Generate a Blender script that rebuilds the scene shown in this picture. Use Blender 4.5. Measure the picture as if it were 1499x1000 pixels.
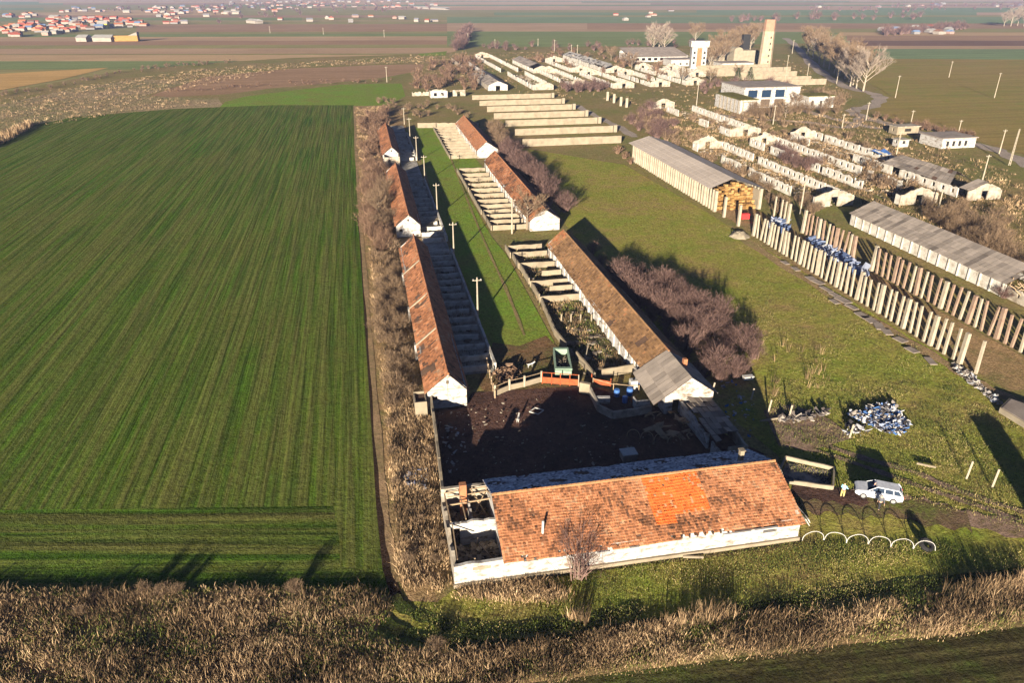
import bpy, math, random
import numpy as np
from math import sin, cos, tan, radians, pi, atan2, hypot, sqrt
random.seed(7)
S = bpy.context.scene
for o in list(bpy.data.objects): bpy.data.objects.remove(o)
COL = S.collection
# ------------------------------------------------------------------ camera
CH = 47.0; F = 1090.0
PITCH = radians(25.504); HEAD = radians(11.011)
cd = bpy.data.cameras.new('camera'); cam = bpy.data.objects.new('camera', cd); COL.objects.link(cam)
cd.sensor_width = 36; cd.lens = F/1499*36; cd.clip_start = 1; cd.clip_end = 20000
cam.location = (0, 0, CH); cam.rotation_euler = (pi/2-PITCH, 0, -HEAD)
S.camera = cam
# ------------------------------------------------------------------ light
SUN_AZ = radians(25.0); SUN_EL = radians(10.8)
w = bpy.data.worlds.new('World'); S.world = w; w.use_nodes = True
nt = w.node_tree; bg = nt.nodes['Background']
sky = nt.nodes.new('ShaderNodeTexSky'); sky.sky_type = 'NISHITA'; sky.sun_disc = False
sky.air_density = 0.22; sky.dust_density = 0.05; sky.ozone_density = 1.6; sky.sun_elevation = SUN_EL; sky.sun_rotation = SUN_AZ+pi
nt.links.new(sky.outputs[0], bg.inputs[0]); bg.inputs[1].default_value = 0.05
sd = bpy.data.lights.new('sun', 'SUN'); sd.energy = 5.0; sd.angle = radians(0.5); sd.color = (1, 0.87, 0.68)
so = bpy.data.objects.new('sun', sd); COL.objects.link(so); so.rotation_euler = (pi/2-SUN_EL, 0, -SUN_AZ)
S.view_settings.view_transform = 'Standard'; S.view_settings.look = 'None'
S.view_settings.exposure = 1.9; S.view_settings.gamma = 1

# ------------------------------------------------------------------ survey: a pixel of the drone photo -> a point at height z
_fw = (sin(HEAD)*cos(PITCH), cos(HEAD)*cos(PITCH), -sin(PITCH)); _rt = (cos(HEAD), -sin(HEAD), 0)
_up = (sin(HEAD)*sin(PITCH), cos(HEAD)*sin(PITCH), cos(PITCH))
def g(x, y, z=0.0):
    a = (x-750)/F; b = (500-y)/F
    d = [_fw[i]+a*_rt[i]+b*_up[i] for i in range(3)]
    t = (z-CH)/d[2]
    return (d[0]*t, d[1]*t)
def px_per_m(x, y):
    X, Y = x, y
    return F/(X*_fw[0]+Y*_fw[1]+CH*sin(PITCH))

# ------------------------------------------------------------------ helpers
def tag(o, label=None, cat=None, group=None, kind=None):
    if label: o['label'] = label
    if cat: o['category'] = cat
    if group: o['group'] = group
    if kind: o['kind'] = kind
    return o
def thing(name, label, cat, loc=(0, 0, 0), rz=0, group=None):
    o = bpy.data.objects.new(name, None); COL.objects.link(o)
    o.location = loc; o.rotation_euler = (0, 0, rz); o.empty_display_size = 0.3
    return tag(o, label, cat, group)
def copy_tree(o, parent=None):
    c = o.copy(); COL.objects.link(c); c.parent = parent
    for ch in list(o.children): copy_tree(ch, c)
    return c
class MB:
    def __init__(s): s.v = []; s.f = []; s.m = []; s.t = []
    def quad(s, a, b, c, d, m=0, t=0.5):
        n = len(s.v); s.v += [a, b, c, d]; s.f.append((n, n+1, n+2, n+3)); s.m.append(m); s.t.append(t)
    def tri(s, a, b, c, m=0, t=0.5):
        n = len(s.v); s.v += [a, b, c]; s.f.append((n, n+1, n+2)); s.m.append(m); s.t.append(t)
    def hexa(s, p, m=0, t=0.5):
        n = len(s.v); s.v += p
        for f in ((0,3,2,1),(4,5,6,7),(0,1,5,4),(1,2,6,5),(2,3,7,6),(3,0,4,7)):
            s.f.append(tuple(n+i for i in f)); s.m.append(m); s.t.append(t)
    def box(s, x0, x1, y0, y1, z0, z1, m=0, t=0.5):
        s.hexa([(x0,y0,z0),(x1,y0,z0),(x1,y1,z0),(x0,y1,z0),(x0,y0,z1),(x1,y0,z1),(x1,y1,z1),(x0,y1,z1)], m, t)
    def beam(s, a, b, r, m=0, r2=None, n=4, t=0.5):
        r2 = r if r2 is None else r2
        A = np.array(a, float); B = np.array(b, float); d = B-A; L = np.linalg.norm(d)
        if L < 1e-6: return
        d /= L; u = np.cross(d, (0, 0, 1) if abs(d[2]) < .95 else (1, 0, 0)); u /= np.linalg.norm(u); w_ = np.cross(d, u)
        k = len(s.v)
        for P, R in ((A, r), (B, r2)):
            for i in range(n):
                an = 2*pi*(i+.5)/n; s.v.append(tuple(P+R*(cos(an)*u+sin(an)*w_)))
        for i in range(n):
            j = (i+1) % n; s.f.append((k+i, k+j, k+n+j, k+n+i)); s.m.append(m); s.t.append(t)
        s.f.append(tuple(k+i for i in range(n-1, -1, -1))); s.m.append(m); s.t.append(t)
        s.f.append(tuple(k+n+i for i in range(n))); s.m.append(m); s.t.append(t)
    def rib(s, a, b, wd, m=0, t=0.5, w2=None):
        w2 = wd*.4 if w2 is None else w2
        d = (b[0]-a[0], b[1]-a[1], b[2]-a[2]); an = random.uniform(0, pi)
        ux, uy = cos(an), sin(an)
        s.quad((a[0]-ux*wd/2, a[1]-uy*wd/2, a[2]), (a[0]+ux*wd/2, a[1]+uy*wd/2, a[2]),
               (b[0]+ux*w2/2, b[1]+uy*w2/2, b[2]), (b[0]-ux*w2/2, b[1]-uy*w2/2, b[2]), m, t)
    def build(s, name, mats, parent=None, smooth=False, org=None):
        me = bpy.data.meshes.new(name)
        if org is None:
            q = parent; org = (0, 0, 0)
            while q is not None:
                org = tuple(org[i]+q.location[i] for i in range(3)); q = q.parent
            own = None
        else: own = org
        if any(org): s.v = [(a[0]-org[0], a[1]-org[1], a[2]-org[2]) for a in s.v]
        me.from_pydata(s.v, [], s.f)
        if not isinstance(mats, (list, tuple)): mats = [mats]
        for x in mats: me.materials.append(x)
        if len(mats) > 1: me.polygons.foreach_set('material_index', s.m)
        at = me.attributes.new('tint', 'FLOAT', 'FACE'); at.data.foreach_set('value', s.t)
        if smooth: me.polygons.foreach_set('use_smooth', [True]*len(me.polygons))
        me.update()
        o = bpy.data.objects.new(name, me); COL.objects.link(o); o.parent = parent
        if own is not None: o.location = own
        return o

# ------------------------------------------------------------------ materials
def nd(nt, typ, **k):
    n = nt.nodes.new(typ)
    for a, b in k.items(): setattr(n, a, b)
    return n
def base_mat(name, rough=0.95, spec=0.1):
    m = bpy.data.materials.new(name); m.use_nodes = True
    b = m.node_tree.nodes['Principled BSDF']; b.inputs['Roughness'].default_value = rough
    b.inputs['Specular IOR Level'].default_value = spec
    return m, m.node_tree, b
def c4(c): return (c[0], c[1], c[2], 1)
def ramp(nt, src, stops):
    r = nd(nt, 'ShaderNodeValToRGB'); e = r.color_ramp.elements
    while len(e) < len(stops): e.new(0.5)
    for i, (p, c) in enumerate(stops): e[i].position = p; e[i].color = c4(c)
    nt.links.new(src, r.inputs[0]); return r.outputs[0]
def noise(nt, co, scale, detail=4, rough=.6, st=(1, 1, 1)):
    mp = nd(nt, 'ShaderNodeMapping'); mp.inputs['Scale'].default_value = st; nt.links.new(co, mp.inputs[0])
    n = nd(nt, 'ShaderNodeTexNoise'); n.inputs['Scale'].default_value = scale; n.inputs['Detail'].default_value = detail
    n.inputs['Roughness'].default_value = rough; nt.links.new(mp.outputs[0], n.inputs['Vector']); return n.outputs[0]
def mix(nt, a, b, f, mode='MIX'):
    n = nd(nt, 'ShaderNodeMix', data_type='RGBA', blend_type=mode)
    for s_, v in ((6, a), (7, b), (0, f)):
        if isinstance(v, (tuple, list)): n.inputs[s_].default_value = c4(v)
        elif isinstance(v, (int, float)): n.inputs[s_].default_value = v
        else: nt.links.new(v, n.inputs[s_])
    return n.outputs[2]
def mth(nt, op, a, b=0.0):
    n = nd(nt, 'ShaderNodeMath', operation=op)
    for i, v in enumerate((a, b)):
        if isinstance(v, (int, float)): n.inputs[i].default_value = v
        else: nt.links.new(v, n.inputs[i])
    return n.outputs[0]
def bump(nt, b, h, strength, dist=0.1):
    n = nd(nt, 'ShaderNodeBump'); n.inputs['Strength'].default_value = strength; n.inputs['Distance'].default_value = dist
    nt.links.new(h, n.inputs['Height']); nt.links.new(n.outputs[0], b.inputs['Normal'])
def ground_mat(name, cols, big=.05, mid=.5, fine=3.0, rows=None, rowcol=None, rowf=.5, bmp=.6, bd=.25, var=.55, st=(1, 1, 1), rot=0):
    """cols: three colours from bare to lush; rows=(period, axis) drill rows"""
    m, nt, b = base_mat(name, 1, 0.0)
    tc = nd(nt, 'ShaderNodeTexCoord'); co = tc.outputs['Object']
    A = noise(nt, co, big, 5, .6, st); B = noise(nt, co, mid, 5, .7, st); C = noise(nt, co, fine, 4, .75)
    s_ = mth(nt, 'ADD', mth(nt, 'MULTIPLY', A, .5), mth(nt, 'ADD', mth(nt, 'MULTIPLY', B, .35), mth(nt, 'MULTIPLY', C, .15)))
    col = ramp(nt, s_, [(.36, cols[0]), (.5, cols[1]), (.62, cols[2])])
    h = mth(nt, 'ADD', mth(nt, 'MULTIPLY', B, .6), C)
    if rows:
        for (per, axis, amt, rc) in rows:
            big_, lo = 1/per, .012/per*2
            stv = (big_, lo, 1) if axis == 'y' else (lo, big_, 1)
            rco = co
            if rot:
                mr = nd(nt, 'ShaderNodeMapping'); mr.inputs['Rotation'].default_value = (0, 0, -rot); nt.links.new(co, mr.inputs[0]); rco = mr.outputs[0]
            R = noise(nt, rco, 1.0, 2, .5, stv)
            rf = ramp(nt, R, [(.42, (0, 0, 0)), (.58, (amt, amt, amt))])
            col = mix(nt, col, rc, rf)
            h = mth(nt, 'ADD', h, mth(nt, 'MULTIPLY', R, .8))
    # clumps: lighter and darker individual plants and clods
    v = ramp(nt, C, [(.3, (1-var, 1-var, 1-var)), (.7, (1+var, 1+var, 1+var))])
    col = mix(nt, col, v, 1.0, 'MULTIPLY')
    nt.links.new(col, b.inputs['Base Color'])
    bump(nt, b, h, bmp, bd)
    return m
def tint_mat(name, stops, rough=.9, nscale=0, namt=.3, spec=.1, bmp=0):
    m, nt, b = base_mat(name, rough, spec)
    a = nd(nt, 'ShaderNodeAttribute', attribute_name='tint')
    col = ramp(nt, a.outputs['Fac'], stops)
    if nscale:
        tc = nd(nt, 'ShaderNodeTexCoord'); N = noise(nt, tc.outputs['Object'], nscale, 5, .7)
        v = ramp(nt, N, [(.3, (1-namt,)*3), (.7, (1+namt,)*3)]); col = mix(nt, col, v, 1.0, 'MULTIPLY')
        if bmp: bump(nt, b, N, bmp, .05)
    nt.links.new(col, b.inputs['Base Color']); return m
def stain_mat(name, c0, c1, scale=.6, lo=.45, hi=.7, rough=.9, st=(1, 1, 1), bmp=.2, spec=.15, metal=0, fine=4):
    m, nt, b = base_mat(name, rough, spec); b.inputs['Metallic'].default_value = metal
    tc = nd(nt, 'ShaderNodeTexCoord'); co = tc.outputs['Object']
    N = noise(nt, co, scale, 6, .65, st); M = noise(nt, co, fine, 4, .7)
    col = ramp(nt, N, [(lo, c0), (hi, c1)])
    v = ramp(nt, M, [(.3, (.82,)*3), (.7, (1.12,)*3)]); col = mix(nt, col, v, 1.0, 'MULTIPLY')
    nt.links.new(col, b.inputs['Base Color'])
    if bmp: bump(nt, b, M, bmp, .05)
    return m
def plain(name, c, rough=.6, spec=.3, metal=0):
    m, nt, b = base_mat(name, rough, spec); b.inputs['Metallic'].default_value = metal
    tc = nd(nt, 'ShaderNodeTexCoord'); N = noise(nt, tc.outputs['Object'], 3, 4, .6)
    col = ramp(nt, N, [(.3, tuple(x*.8 for x in c)), (.7, tuple(min(1, x*1.1) for x in c))])
    nt.links.new(col, b.inputs['Base Color']); return m
M = {}
M['white'] = stain_mat('limewash', (.36, .35, .335), (.15, .115, .085), .9, .48, .66, st=(1, 1, 2.2))
M['white_old'] = stain_mat('weathered_limewash', (.32, .285, .235), (.13, .10, .07), .8, .42, .7)
M['ruin_white'] = stain_mat('brightened_old_limewash', (.46, .44, .40), (.24, .20, .15), .8, .46, .7)  # paler limewash: brightness of grazing-lit and shaded walls put into the colour
M['concrete'] = stain_mat('concrete', (.25, .215, .16), (.16, .135, .10), .5, .4, .75)
M['concrete_pale'] = stain_mat('pale_concrete', (.24, .20, .145), (.145, .12, .085), .5, .4, .75)
M['slate'] = stain_mat('asbestos_sheet', (.26, .22, .19), (.17, .14, .12), .35, .4, .7, st=(1, 1, 1))
M['shedroof'] = stain_mat('flat_sheet_roof', (.42, .36, .31), (.34, .29, .25), .12, .4, .7)
M['deck'] = stain_mat('roof_deck', (.10, .06, .04), (.05, .035, .03), 1)
M['tile'] = tint_mat('clay_tile', [(0, (.06, .032, .02)), (.2, (.14, .065, .035)), (.45, (.27, .115, .055)), (.72, (.34, .15, .075)), (.86, (.28, .18, .11)), (1, (.42, .10, .025))], .85, 1.2, .3)
M['tile_brown'] = tint_mat('mossy_clay_tile', [(0, (.08, .045, .025)), (.4, (.185, .105, .052)), (.7, (.24, .14, .07)), (1, (.33, .125, .055))], .9, .5, .28)
M['sheet'] = tint_mat('corrugated_sheet', [(0, (.09, .075, .065)), (.5, (.245, .21, .18)), (1, (.34, .29, .25))], .9, .5, .2)
M['wood'] = stain_mat('weathered_wood', (.30, .22, .14), (.16, .11, .07), 1.5)
M['wood_dark'] = stain_mat('dark_timber', (.09, .065, .045), (.05, .035, .025), 1.5)
M['straw'] = stain_mat('straw_insulation', (.28, .16, .05), (.2, .11, .035), .7, .4, .7)
M['brick'] = stain_mat('brick', (.30, .13, .065), (.20, .085, .045), .8)
M['orange'] = stain_mat('rusty_orange_paint', (.30, .07, .025), (.17, .045, .022), 1.3)
M['bluew'] = plain('blue_plastic', (.05, .13, .36), .5)
M['tarp'] = tint_mat('plastic_sheeting', [(0, (.03, .05, .12)), (.4, (.09, .13, .24)), (.7, (.20, .23, .32)), (1, (.33, .34, .37))], .5, spec=.4)
M['rub'] = tint_mat('rubbish', [(0, (.03, .03, .035)), (.35, (.12, .1, .09)), (.5, (.05, .12, .3)), (.68, (.38, .39, .42)), (.85, (.27, .24, .21)), (.97, (.42, .42, .42)), (1, (.3, .06, .05))], .7)
M['rubble'] = tint_mat('rubble', [(0, (.05, .04, .03)), (.5, (.15, .12, .09)), (1, (.30, .26, .21))], .95)
M['black'] = plain('black_rubber', (.015, .015, .016), .8, .2)
M['dark'] = plain('dark_opening', (.02, .02, .02), .9, .1)
M['carw'] = plain('white_car_paint', (.50, .52, .56), .25, .5)
M['glass'] = plain('tinted_glass', (.012, .025, .05), .45, .03)
M['chrome'] = plain('alloy', (.5, .5, .52), .35, .5, .7)
M['red'] = plain('red_paint', (.55, .03, .03), .5)
M['green'] = stain_mat('faded_green_paint', (.20, .28, .21), (.12, .17, .13), 2)
M['pole'] = stain_mat('pole_concrete', (.30, .26, .20), (.21, .18, .135), .8)
M['chimney'] = stain_mat('chimney_concrete', (.34, .27, .19), (.25, .19, .13), .3)
M['white_pipe'] = plain('white_pipe', (.42, .41, .39), .5)
M['moss'] = ground_mat('mossy_roof', [(.10, .085, .04), (.13, .12, .04), (.16, .15, .05)], .2, .8, 4)
# vegetation
M['twig_purple'] = tint_mat('plum_twigs', [(0, (.045, .026, .024)), (.5, (.105, .064, .056)), (1, (.185, .12, .10))])
M['twig_tan'] = tint_mat('tan_twigs', [(0, (.065, .042, .026)), (.5, (.14, .095, .06)), (1, (.235, .165, .105))])
M['twig_rust'] = tint_mat('rusty_twigs', [(0, (.06, .036, .024)), (.5, (.135, .082, .055)), (1, (.22, .145, .095))])
M['twig_pale'] = tint_mat('pale_branches', [(0, (.13, .10, .08)), (.5, (.22, .175, .14)), (1, (.31, .25, .20))])
M['bark'] = stain_mat('bark', (.19, .15, .11), (.11, .085, .06), 1.5)
M['bark_pale'] = stain_mat('pale_bark', (.27, .225, .175), (.18, .15, .11), 1.0)
M['dry'] = tint_mat('dry_weeds', [(0, (.035, .028, .016)), (.35, (.14, .092, .052)), (.6, (.28, .185, .105)), (1, (.48, .35, .21))])
M['drygreen'] = tint_mat('grass_blades', [(0, (.035, .05, .012)), (.4, (.09, .115, .022)), (.65, (.18, .165, .05)), (1, (.36, .27, .14))])
M['ever'] = tint_mat('evergreen_leaves', [(0, (.02, .035, .015)), (1, (.06, .09, .03))])

# ------------------------------------------------------------------ ground sheets
_z = [0.0]
def sheet(name, pts, mat, dz=.004, px=True, z=None, kind='structure', grid=None):
    _z[0] += dz; zz = _z[0] if z is None else z
    P = [g(*p) if px else p for p in pts]
    me = bpy.data.meshes.new(name); me.from_pydata([(x, y, zz) for x, y in P], [], [tuple(range(len(P)))])
    a = me.polygons[0]
    me.materials.append(mat)
    o = bpy.data.objects.new(name, me); COL.objects.link(o)
    if a.normal.z < 0: me.flip_normals()
    import bmesh
    bm = bmesh.new(); bm.from_mesh(me); bmesh.ops.triangulate(bm, faces=bm.faces[:]); bm.to_mesh(me); bm.free()
    o['kind'] = kind; return o
def ribbon(name, pts, wd, mat, px=True, dz=.004):
    _z[0] += dz; P = [g(*p) if px else p for p in pts]
    # smooth with Catmull-Rom
    Q = []
    for i in range(len(P)-1):
        p0 = P[max(0, i-1)]; p1 = P[i]; p2 = P[i+1]; p3 = P[min(len(P)-1, i+2)]
        for k in range(6):
            t = k/6
            Q.append(tuple(.5*((2*p1[j])+(-p0[j]+p2[j])*t+(2*p0[j]-5*p1[j]+4*p2[j]-p3[j])*t*t+(-p0[j]+3*p1[j]-3*p2[j]+p3[j])*t**3) for j in range(2)))
    Q.append(P[-1]); mb = MB(); prev = None
    for i, q in enumerate(Q):
        a = Q[max(0, i-1)]; b = Q[min(len(Q)-1, i+1)]; dx, dy = b[0]-a[0], b[1]-a[1]; L = hypot(dx, dy) or 1
        ww = wd/2*(1+.25*sin(i*1.7)+.15*sin(i*.6))
        n = (-dy/L*ww, dx/L*ww); cur = ((q[0]+n[0], q[1]+n[1], _z[0]), (q[0]-n[0], q[1]-n[1], _z[0]))
        if prev: mb.quad(prev[1], cur[1], cur[0], prev[0])
        prev = cur
    o = mb.build(name, mat); o['kind'] = 'structure'; return o

G_scrub = ground_mat('scrub_ground', [(.25, .17, .09), (.20, .165, .065), (.14, .16, .045)], .03, .35, 2.5)
G_meadow = ground_mat('meadow_grass', [(.28, .19, .085), (.235, .22, .05), (.17, .215, .032)], .07, .35, 2.6, bmp=1, bd=.3)
G_lawn = ground_mat('bright_grass', [(.17, .17, .04), (.15, .21, .032), (.13, .24, .026)], .08, .4, 3, bmp=.8)
G_belt = ground_mat('dry_belt_ground', [(.34, .22, .12), (.26, .18, .09), (.13, .13, .045)], .12, .6, 3, bmp=1, bd=.3)
TAN = (.17, .14, .05); DKG = (.026, .045, .008)
G_field = ground_mat('winter_wheat', [(.100, .118, .022), (.066, .124, .012), (.050, .130, .009)], .03, .3, 2.2,
    rows=[(.42, 'y', .40, DKG), (.75, 'y', .50, DKG), (1.1, 'y', .20, (.11, .15, .02)), (.9, 'y', .30, TAN), (2.6, 'y', .14, TAN)], bmp=.6, bd=.25, var=.45)
G_head = ground_mat('headland_wheat', [(.075, .10, .014), (.055, .108, .010), (.040, .112, .009)], .05, .3, 2.2,
    rows=[(.8, 'x', .6, DKG), (2.2, 'x', .5, DKG), (1.4, 'x', .4, TAN)], bmp=1, bd=.25, var=.4, rot=atan2(g(560, 800)[1]-g(0, 802)[1], g(560, 800)[0]-g(0, 802)[0]))
G_soil = ground_mat('dark_soil', [(.05, .03, .02), (.04, .026, .018), (.03, .02, .014)], .3, 1, 4, bmp=1)
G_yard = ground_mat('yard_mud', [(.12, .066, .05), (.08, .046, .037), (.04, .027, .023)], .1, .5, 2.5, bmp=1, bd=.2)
G_plough = ground_mat('stubble_plough', [(.075, .055, .03), (.07, .065, .025), (.06, .085, .018)], .08, .6, 3, rows=[(.7, 'x', .6, (.02, .017, .009))], bmp=1, bd=.3, rot=atan2(g(1499, 940)[1]-g(900, 1010)[1], g(1499, 940)[0]-g(900, 1010)[0]))
G_dirt = ground_mat('dirt_road', [(.30, .21, .16), (.22, .15, .11), (.14, .11, .055)], .3, 1.2, 5, bmp=.7)
G_tanpath = ground_mat('tan_track', [(.33, .22, .13), (.26, .18, .10), (.16, .13, .06)], .3, 1, 4)
G_road = ground_mat('worn_asphalt', [(.36, .30, .25), (.30, .25, .21), (.24, .20, .17)], .1, .8, 4, bmp=.3)
def far(nm, c, v=.35, ax='x', am=.3):
    return ground_mat(nm, [tuple(x*1.15 for x in c), c, tuple(x*.85 for x in c)], .01, .05, .6,
        rows=[(9, ax, am, tuple(x*.65 for x in c)), (3, ax, am*.7, tuple(x*1.3 for x in c))], bmp=.3, bd=.5, var=v*.5)
F_green = far('far_green_crop', (.16, .195, .075)); F_green2 = far('far_blue_green_crop', (.155, .205, .10))
F_brown = far('far_ploughed', (.275, .175, .105)); F_dark = far('far_dark_plough', (0.155, 0.095, 0.069))
F_tan = far('far_stubble', (0.383, 0.265, 0.146)); F_olive = far('far_olive', (0.228, 0.204, 0.082)); F_ochre = far('far_ochre', (0.420, 0.265, 0.100))
F_pink = far('far_pink_soil', (.345, .235, .145)); F_big = ground_mat('big_olive_field', [(.27, .185, .075), (.24, .19, .06), (.16, .20, .04)], .006, .1, 1.5, rows=[(2, 'x', .25, (.09, .075, .03))], bmp=.4, var=.25)

sheet('ground', [(-9000, -300), (9000, -300), (9000, 14000), (-9000, 14000)], F_olive, px=False, z=-.40)
# far stripes, farthest first
D = .005
def strip(x0, x1, y0, y1, mat, sl=0.0, name='far_field'):
    """a field between photo rows y0 (far) and y1 (near)"""
    sheet(name, [(x0, y0), (x1, y0+sl), (x1, y1+sl), (x0, y1)], mat, dz=D)
rr = random.Random(3)
mats = [F_green, F_brown, F_tan, F_olive, F_green2, F_olive, F_pink, F_tan]
y = -4.0; rowk = 0
while y < 34:
    rowk += 1
    h = 1.0+max(0, y)*.06+rr.random()*1.5+(.6 if y > 5 else 0); x = -700
    while x < 2300:
        wd = rr.uniform(200, 800); _z[0] = -.38+.006*(rowk % 3); strip(x, min(2300, x+wd), y, y+h, rr.choice(mats), name='far_field'); x += wd
    y += h
_z[0] = -.35
strip(-700, 660, 30, 40, F_olive); strip(200, 660, 35, 46, F_brown, -1)
for y0, y1, m_ in [(46, 49, F_olive), (49, 53, F_green), (53, 54.6, F_tan), (54.6, 59, F_pink), (59, 65, F_brown), (65, 70, F_olive), (70, 78, F_pink), (78, 87, F_tan), (87, 99, F_green)]:
    strip(-700, 668, y0+2, y1+2, m_, -3 if y1 < 80 else -1)
strip(655, 1500, 24, 33, F_green2); strip(655, 1300, 33, 46, F_pink, 1); strip(655, 1300, 45, 67, F_green, 1)
strip(900, 2300, 24, 32, F_green2, 1); strip(860, 2300, 33, 42, F_brown, 1); strip(1180, 2300, 41, 47, F_olive); strip(1230, 2300, 46.5, 52, F_tan); strip(1240, 2300, 51, 59, F_brown)
strip(1245, 2300, 58.5, 66, F_dark, 1); strip(1245, 2300, 66, 71, F_pink, 1); strip(1245, 2300, 70.5, 86, F_green2, 2)
sheet('olive_field', [(1265, 85), (2300, 90), (2300, 300), (1560, 262), (1499, 225), (1400, 196), (1340, 182), (1300, 172), (1275, 160), (1300, 143), (1285, 130), (1262, 115)], F_big, dz=D)
# middle ground scrub
sheet('scrub', [(-700, 190), (-100, 155), (0, 135), (90, 118), (170, 104), (300, 92), (420, 84), (560, 80), (660, 76), (700, 68), (1000, 66), (1190, 62), (1262, 112), (1290, 132), (1300, 145), (1280, 160), (1340, 185), (1499, 228), (1700, 290), (2300, 470), (2600, 1400), (1400, 1400), (300, 1500), (-1200, 1500), (-900, 600)], G_scrub, dz=D)
sheet('ochre_field', [(-700, 130), (0, 107), (160, 98), (90, 115), (0, 131), (-100, 145), (-700, 185)], F_ochre, dz=.005)
sheet('ploughed_field', [(220, 139), (300, 112), (420, 100), (560, 94), (622, 93), (618, 102), (560, 113), (470, 122), (400, 128), (330, 137), (250, 141)], F_brown, dz=.005)
sheet('rough_grass', [(-200, 230), (-100, 175), (0, 152), (100, 130), (200, 115), (280, 118), (210, 140), (320, 143), (330, 158), (200, 172), (80, 185), (0, 212)], ground_mat('rough_grassland', [(.30, .22, .14), (.24, .19, .10), (.15, .16, .06)], .02, .15, .8, bmp=1, bd=.8), dz=.005)
sheet('grass_plot', [(320, 158), (330, 148), (360, 140), (440, 130), (500, 123), (588, 121), (594, 140), (570, 152), (520, 155)], G_lawn, dz=.005)
sheet('grass_plot', [(612, 78), (655, 74), (652, 80), (618, 81)], G_lawn, dz=.005)
sheet('meadow', [(757, 214), (915, 240), (1040, 312), (1100, 350), (1300, 470), (1450, 560), (1499, 600), (1700, 700), (1900, 1000), (560, 1000), (545, 900), (640, 860), (1170, 800), (1140, 665), (1060, 600), (1000, 520), (830, 330)], G_meadow, dz=.005)
sheet('wheat_field', [(-700, 420), (-150, 238), (0, 205), (50, 182), (110, 170), (260, 158), (400, 153), (518, 153), (528, 330), (540, 480), (552, 640), (566, 760), (572, 800), (580, 868), (0, 866), (-1200, 866)], G_field, dz=.005)
sheet('headland', [(-1200, 746), (0, 745), (240, 742), (488, 739), (497, 790), (498, 830), (560, 832), (568, 868), (0, 866), (-1200, 866)], G_head, dz=.005)
sheet('dark_furrow', [(522, 310), (530, 330), (541, 470), (553, 640), (562, 740), (577, 840), (590, 872), (572, 872), (560, 830), (551, 740), (545, 640), (534, 470), (526, 340)], G_soil, dz=.005)
sheet('dry_belt', [(519, 154), (600, 154), (592, 200), (612, 240), (636, 420), (640, 600), (650, 700), (664, 862), (640, 880), (600, 878), (585, 850), (564, 740), (553, 640), (541, 470), (527, 310)], G_belt, dz=.005)
sheet('weed_bank', [(-1200, 864), (0, 866), (500, 864), (565, 880), (548, 930), (640, 955), (900, 935), (1100, 905), (1499, 868), (1800, 840), (1900, 870), (1499, 918), (1200, 945), (1000, 972), (760, 1003), (600, 1060), (-1500, 1200)], G_belt, dz=.005)
sheet('ploughed_strip', [(600, 1040), (760, 1000), (1000, 972), (1200, 946), (1499, 916), (1900, 868), (2100, 1300), (600, 1300)], G_plough, dz=.005)
sheet('grass_strip', [(608, 186), (660, 186), (700, 235), (712, 250), (672, 262), (720, 345), (742, 372), (812, 500), (800, 540), (760, 560), (730, 560), (712, 515), (690, 430), (650, 330), (618, 235)], G_lawn, dz=.005)
sheet('muddy_ground', [(722, 500), (760, 505), (800, 490), (822, 512), (850, 560), (793, 575), (725, 590), (700, 560)], ground_mat('churned_mud', [(.20, .11, .06), (.13, .09, .045), (.09, .10, .03)], .2, .7, 3, bmp=1), dz=.005)
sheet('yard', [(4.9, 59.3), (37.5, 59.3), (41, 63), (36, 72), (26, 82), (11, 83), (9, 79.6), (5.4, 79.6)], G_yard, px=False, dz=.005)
sheet('pen_floor', [(10, 88), (14.8, 88), (14.8, 290), (10, 290)], ground_mat('pen_floor_left', [(.42, .40, .36), (.32, .30, .27), (.16, .15, .12)], .3, 1, 4), px=False, dz=.005)
sheet('pen_floor', [(25.8, 84), (33, 84), (33, 139), (26, 139)], ground_mat('pen_floor_right', [(.17, .13, .08), (.13, .11, .055), (.07, .085, .03)], .2, .6, 3), px=False, dz=.005)
G_worn = ground_mat('worn_verge', [(.16, .10, .07), (.13, .10, .05), (.11, .13, .03)], .3, 1, 4, bmp=.8)
ribbon('field_track', [(519, 154), (523, 250), (529, 330), (541, 480), (556, 660), (569, 780), (585, 850)], .7, G_tanpath)
ribbon('road', [(1150, 55), (1165, 66), (1188, 92), (1215, 113), (1245, 128), (1278, 136), (1289, 144), (1276, 155), (1250, 160), (1262, 170), (1300, 180), (1345, 193), (1400, 206), (1450, 216), (1499, 236), (1560, 262), (1700, 320)], 6, G_road)
ribbon('dirt_track', [(1020, 163), (1090, 172), (1180, 178), (1240, 186), (1262, 172)], 4, G_road)
ribbon('dirt_track', [(1175, 160), (1210, 170), (1250, 180), (1290, 188)], 4, G_road)
ribbon('dirt_track', [(1172, 712), (1215, 722), (1260, 728), (1320, 733), (1360, 742), (1420, 757), (1499, 776), (1600, 800)], 2.6, G_dirt)
ribbon('dirt_track', [(1130, 620), (1180, 640), (1260, 668), (1340, 690), (1400, 716), (1499, 748), (1600, 775)], .9, G_dirt)
ribbon('dirt_track', [(1140, 648), (1200, 660), (1290, 690), (1350, 712), (1420, 735), (1499, 762)], .8, G_dirt)
sheet('bare_ground', [(1118, 600), (1160, 590), (1215, 612), (1250, 640), (1200, 655), (1140, 650)], G_dirt, dz=.005)
ribbon('dirt_track', [(1165, 728), (1205, 735), (1250, 738), (1300, 740), (1360, 750), (1420, 762)], 3.6, G_worn)
ribbon('dirt_track', [(1160, 715), (1190, 722), (1230, 726), (1270, 730)], 2.2, G_yard)
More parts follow.
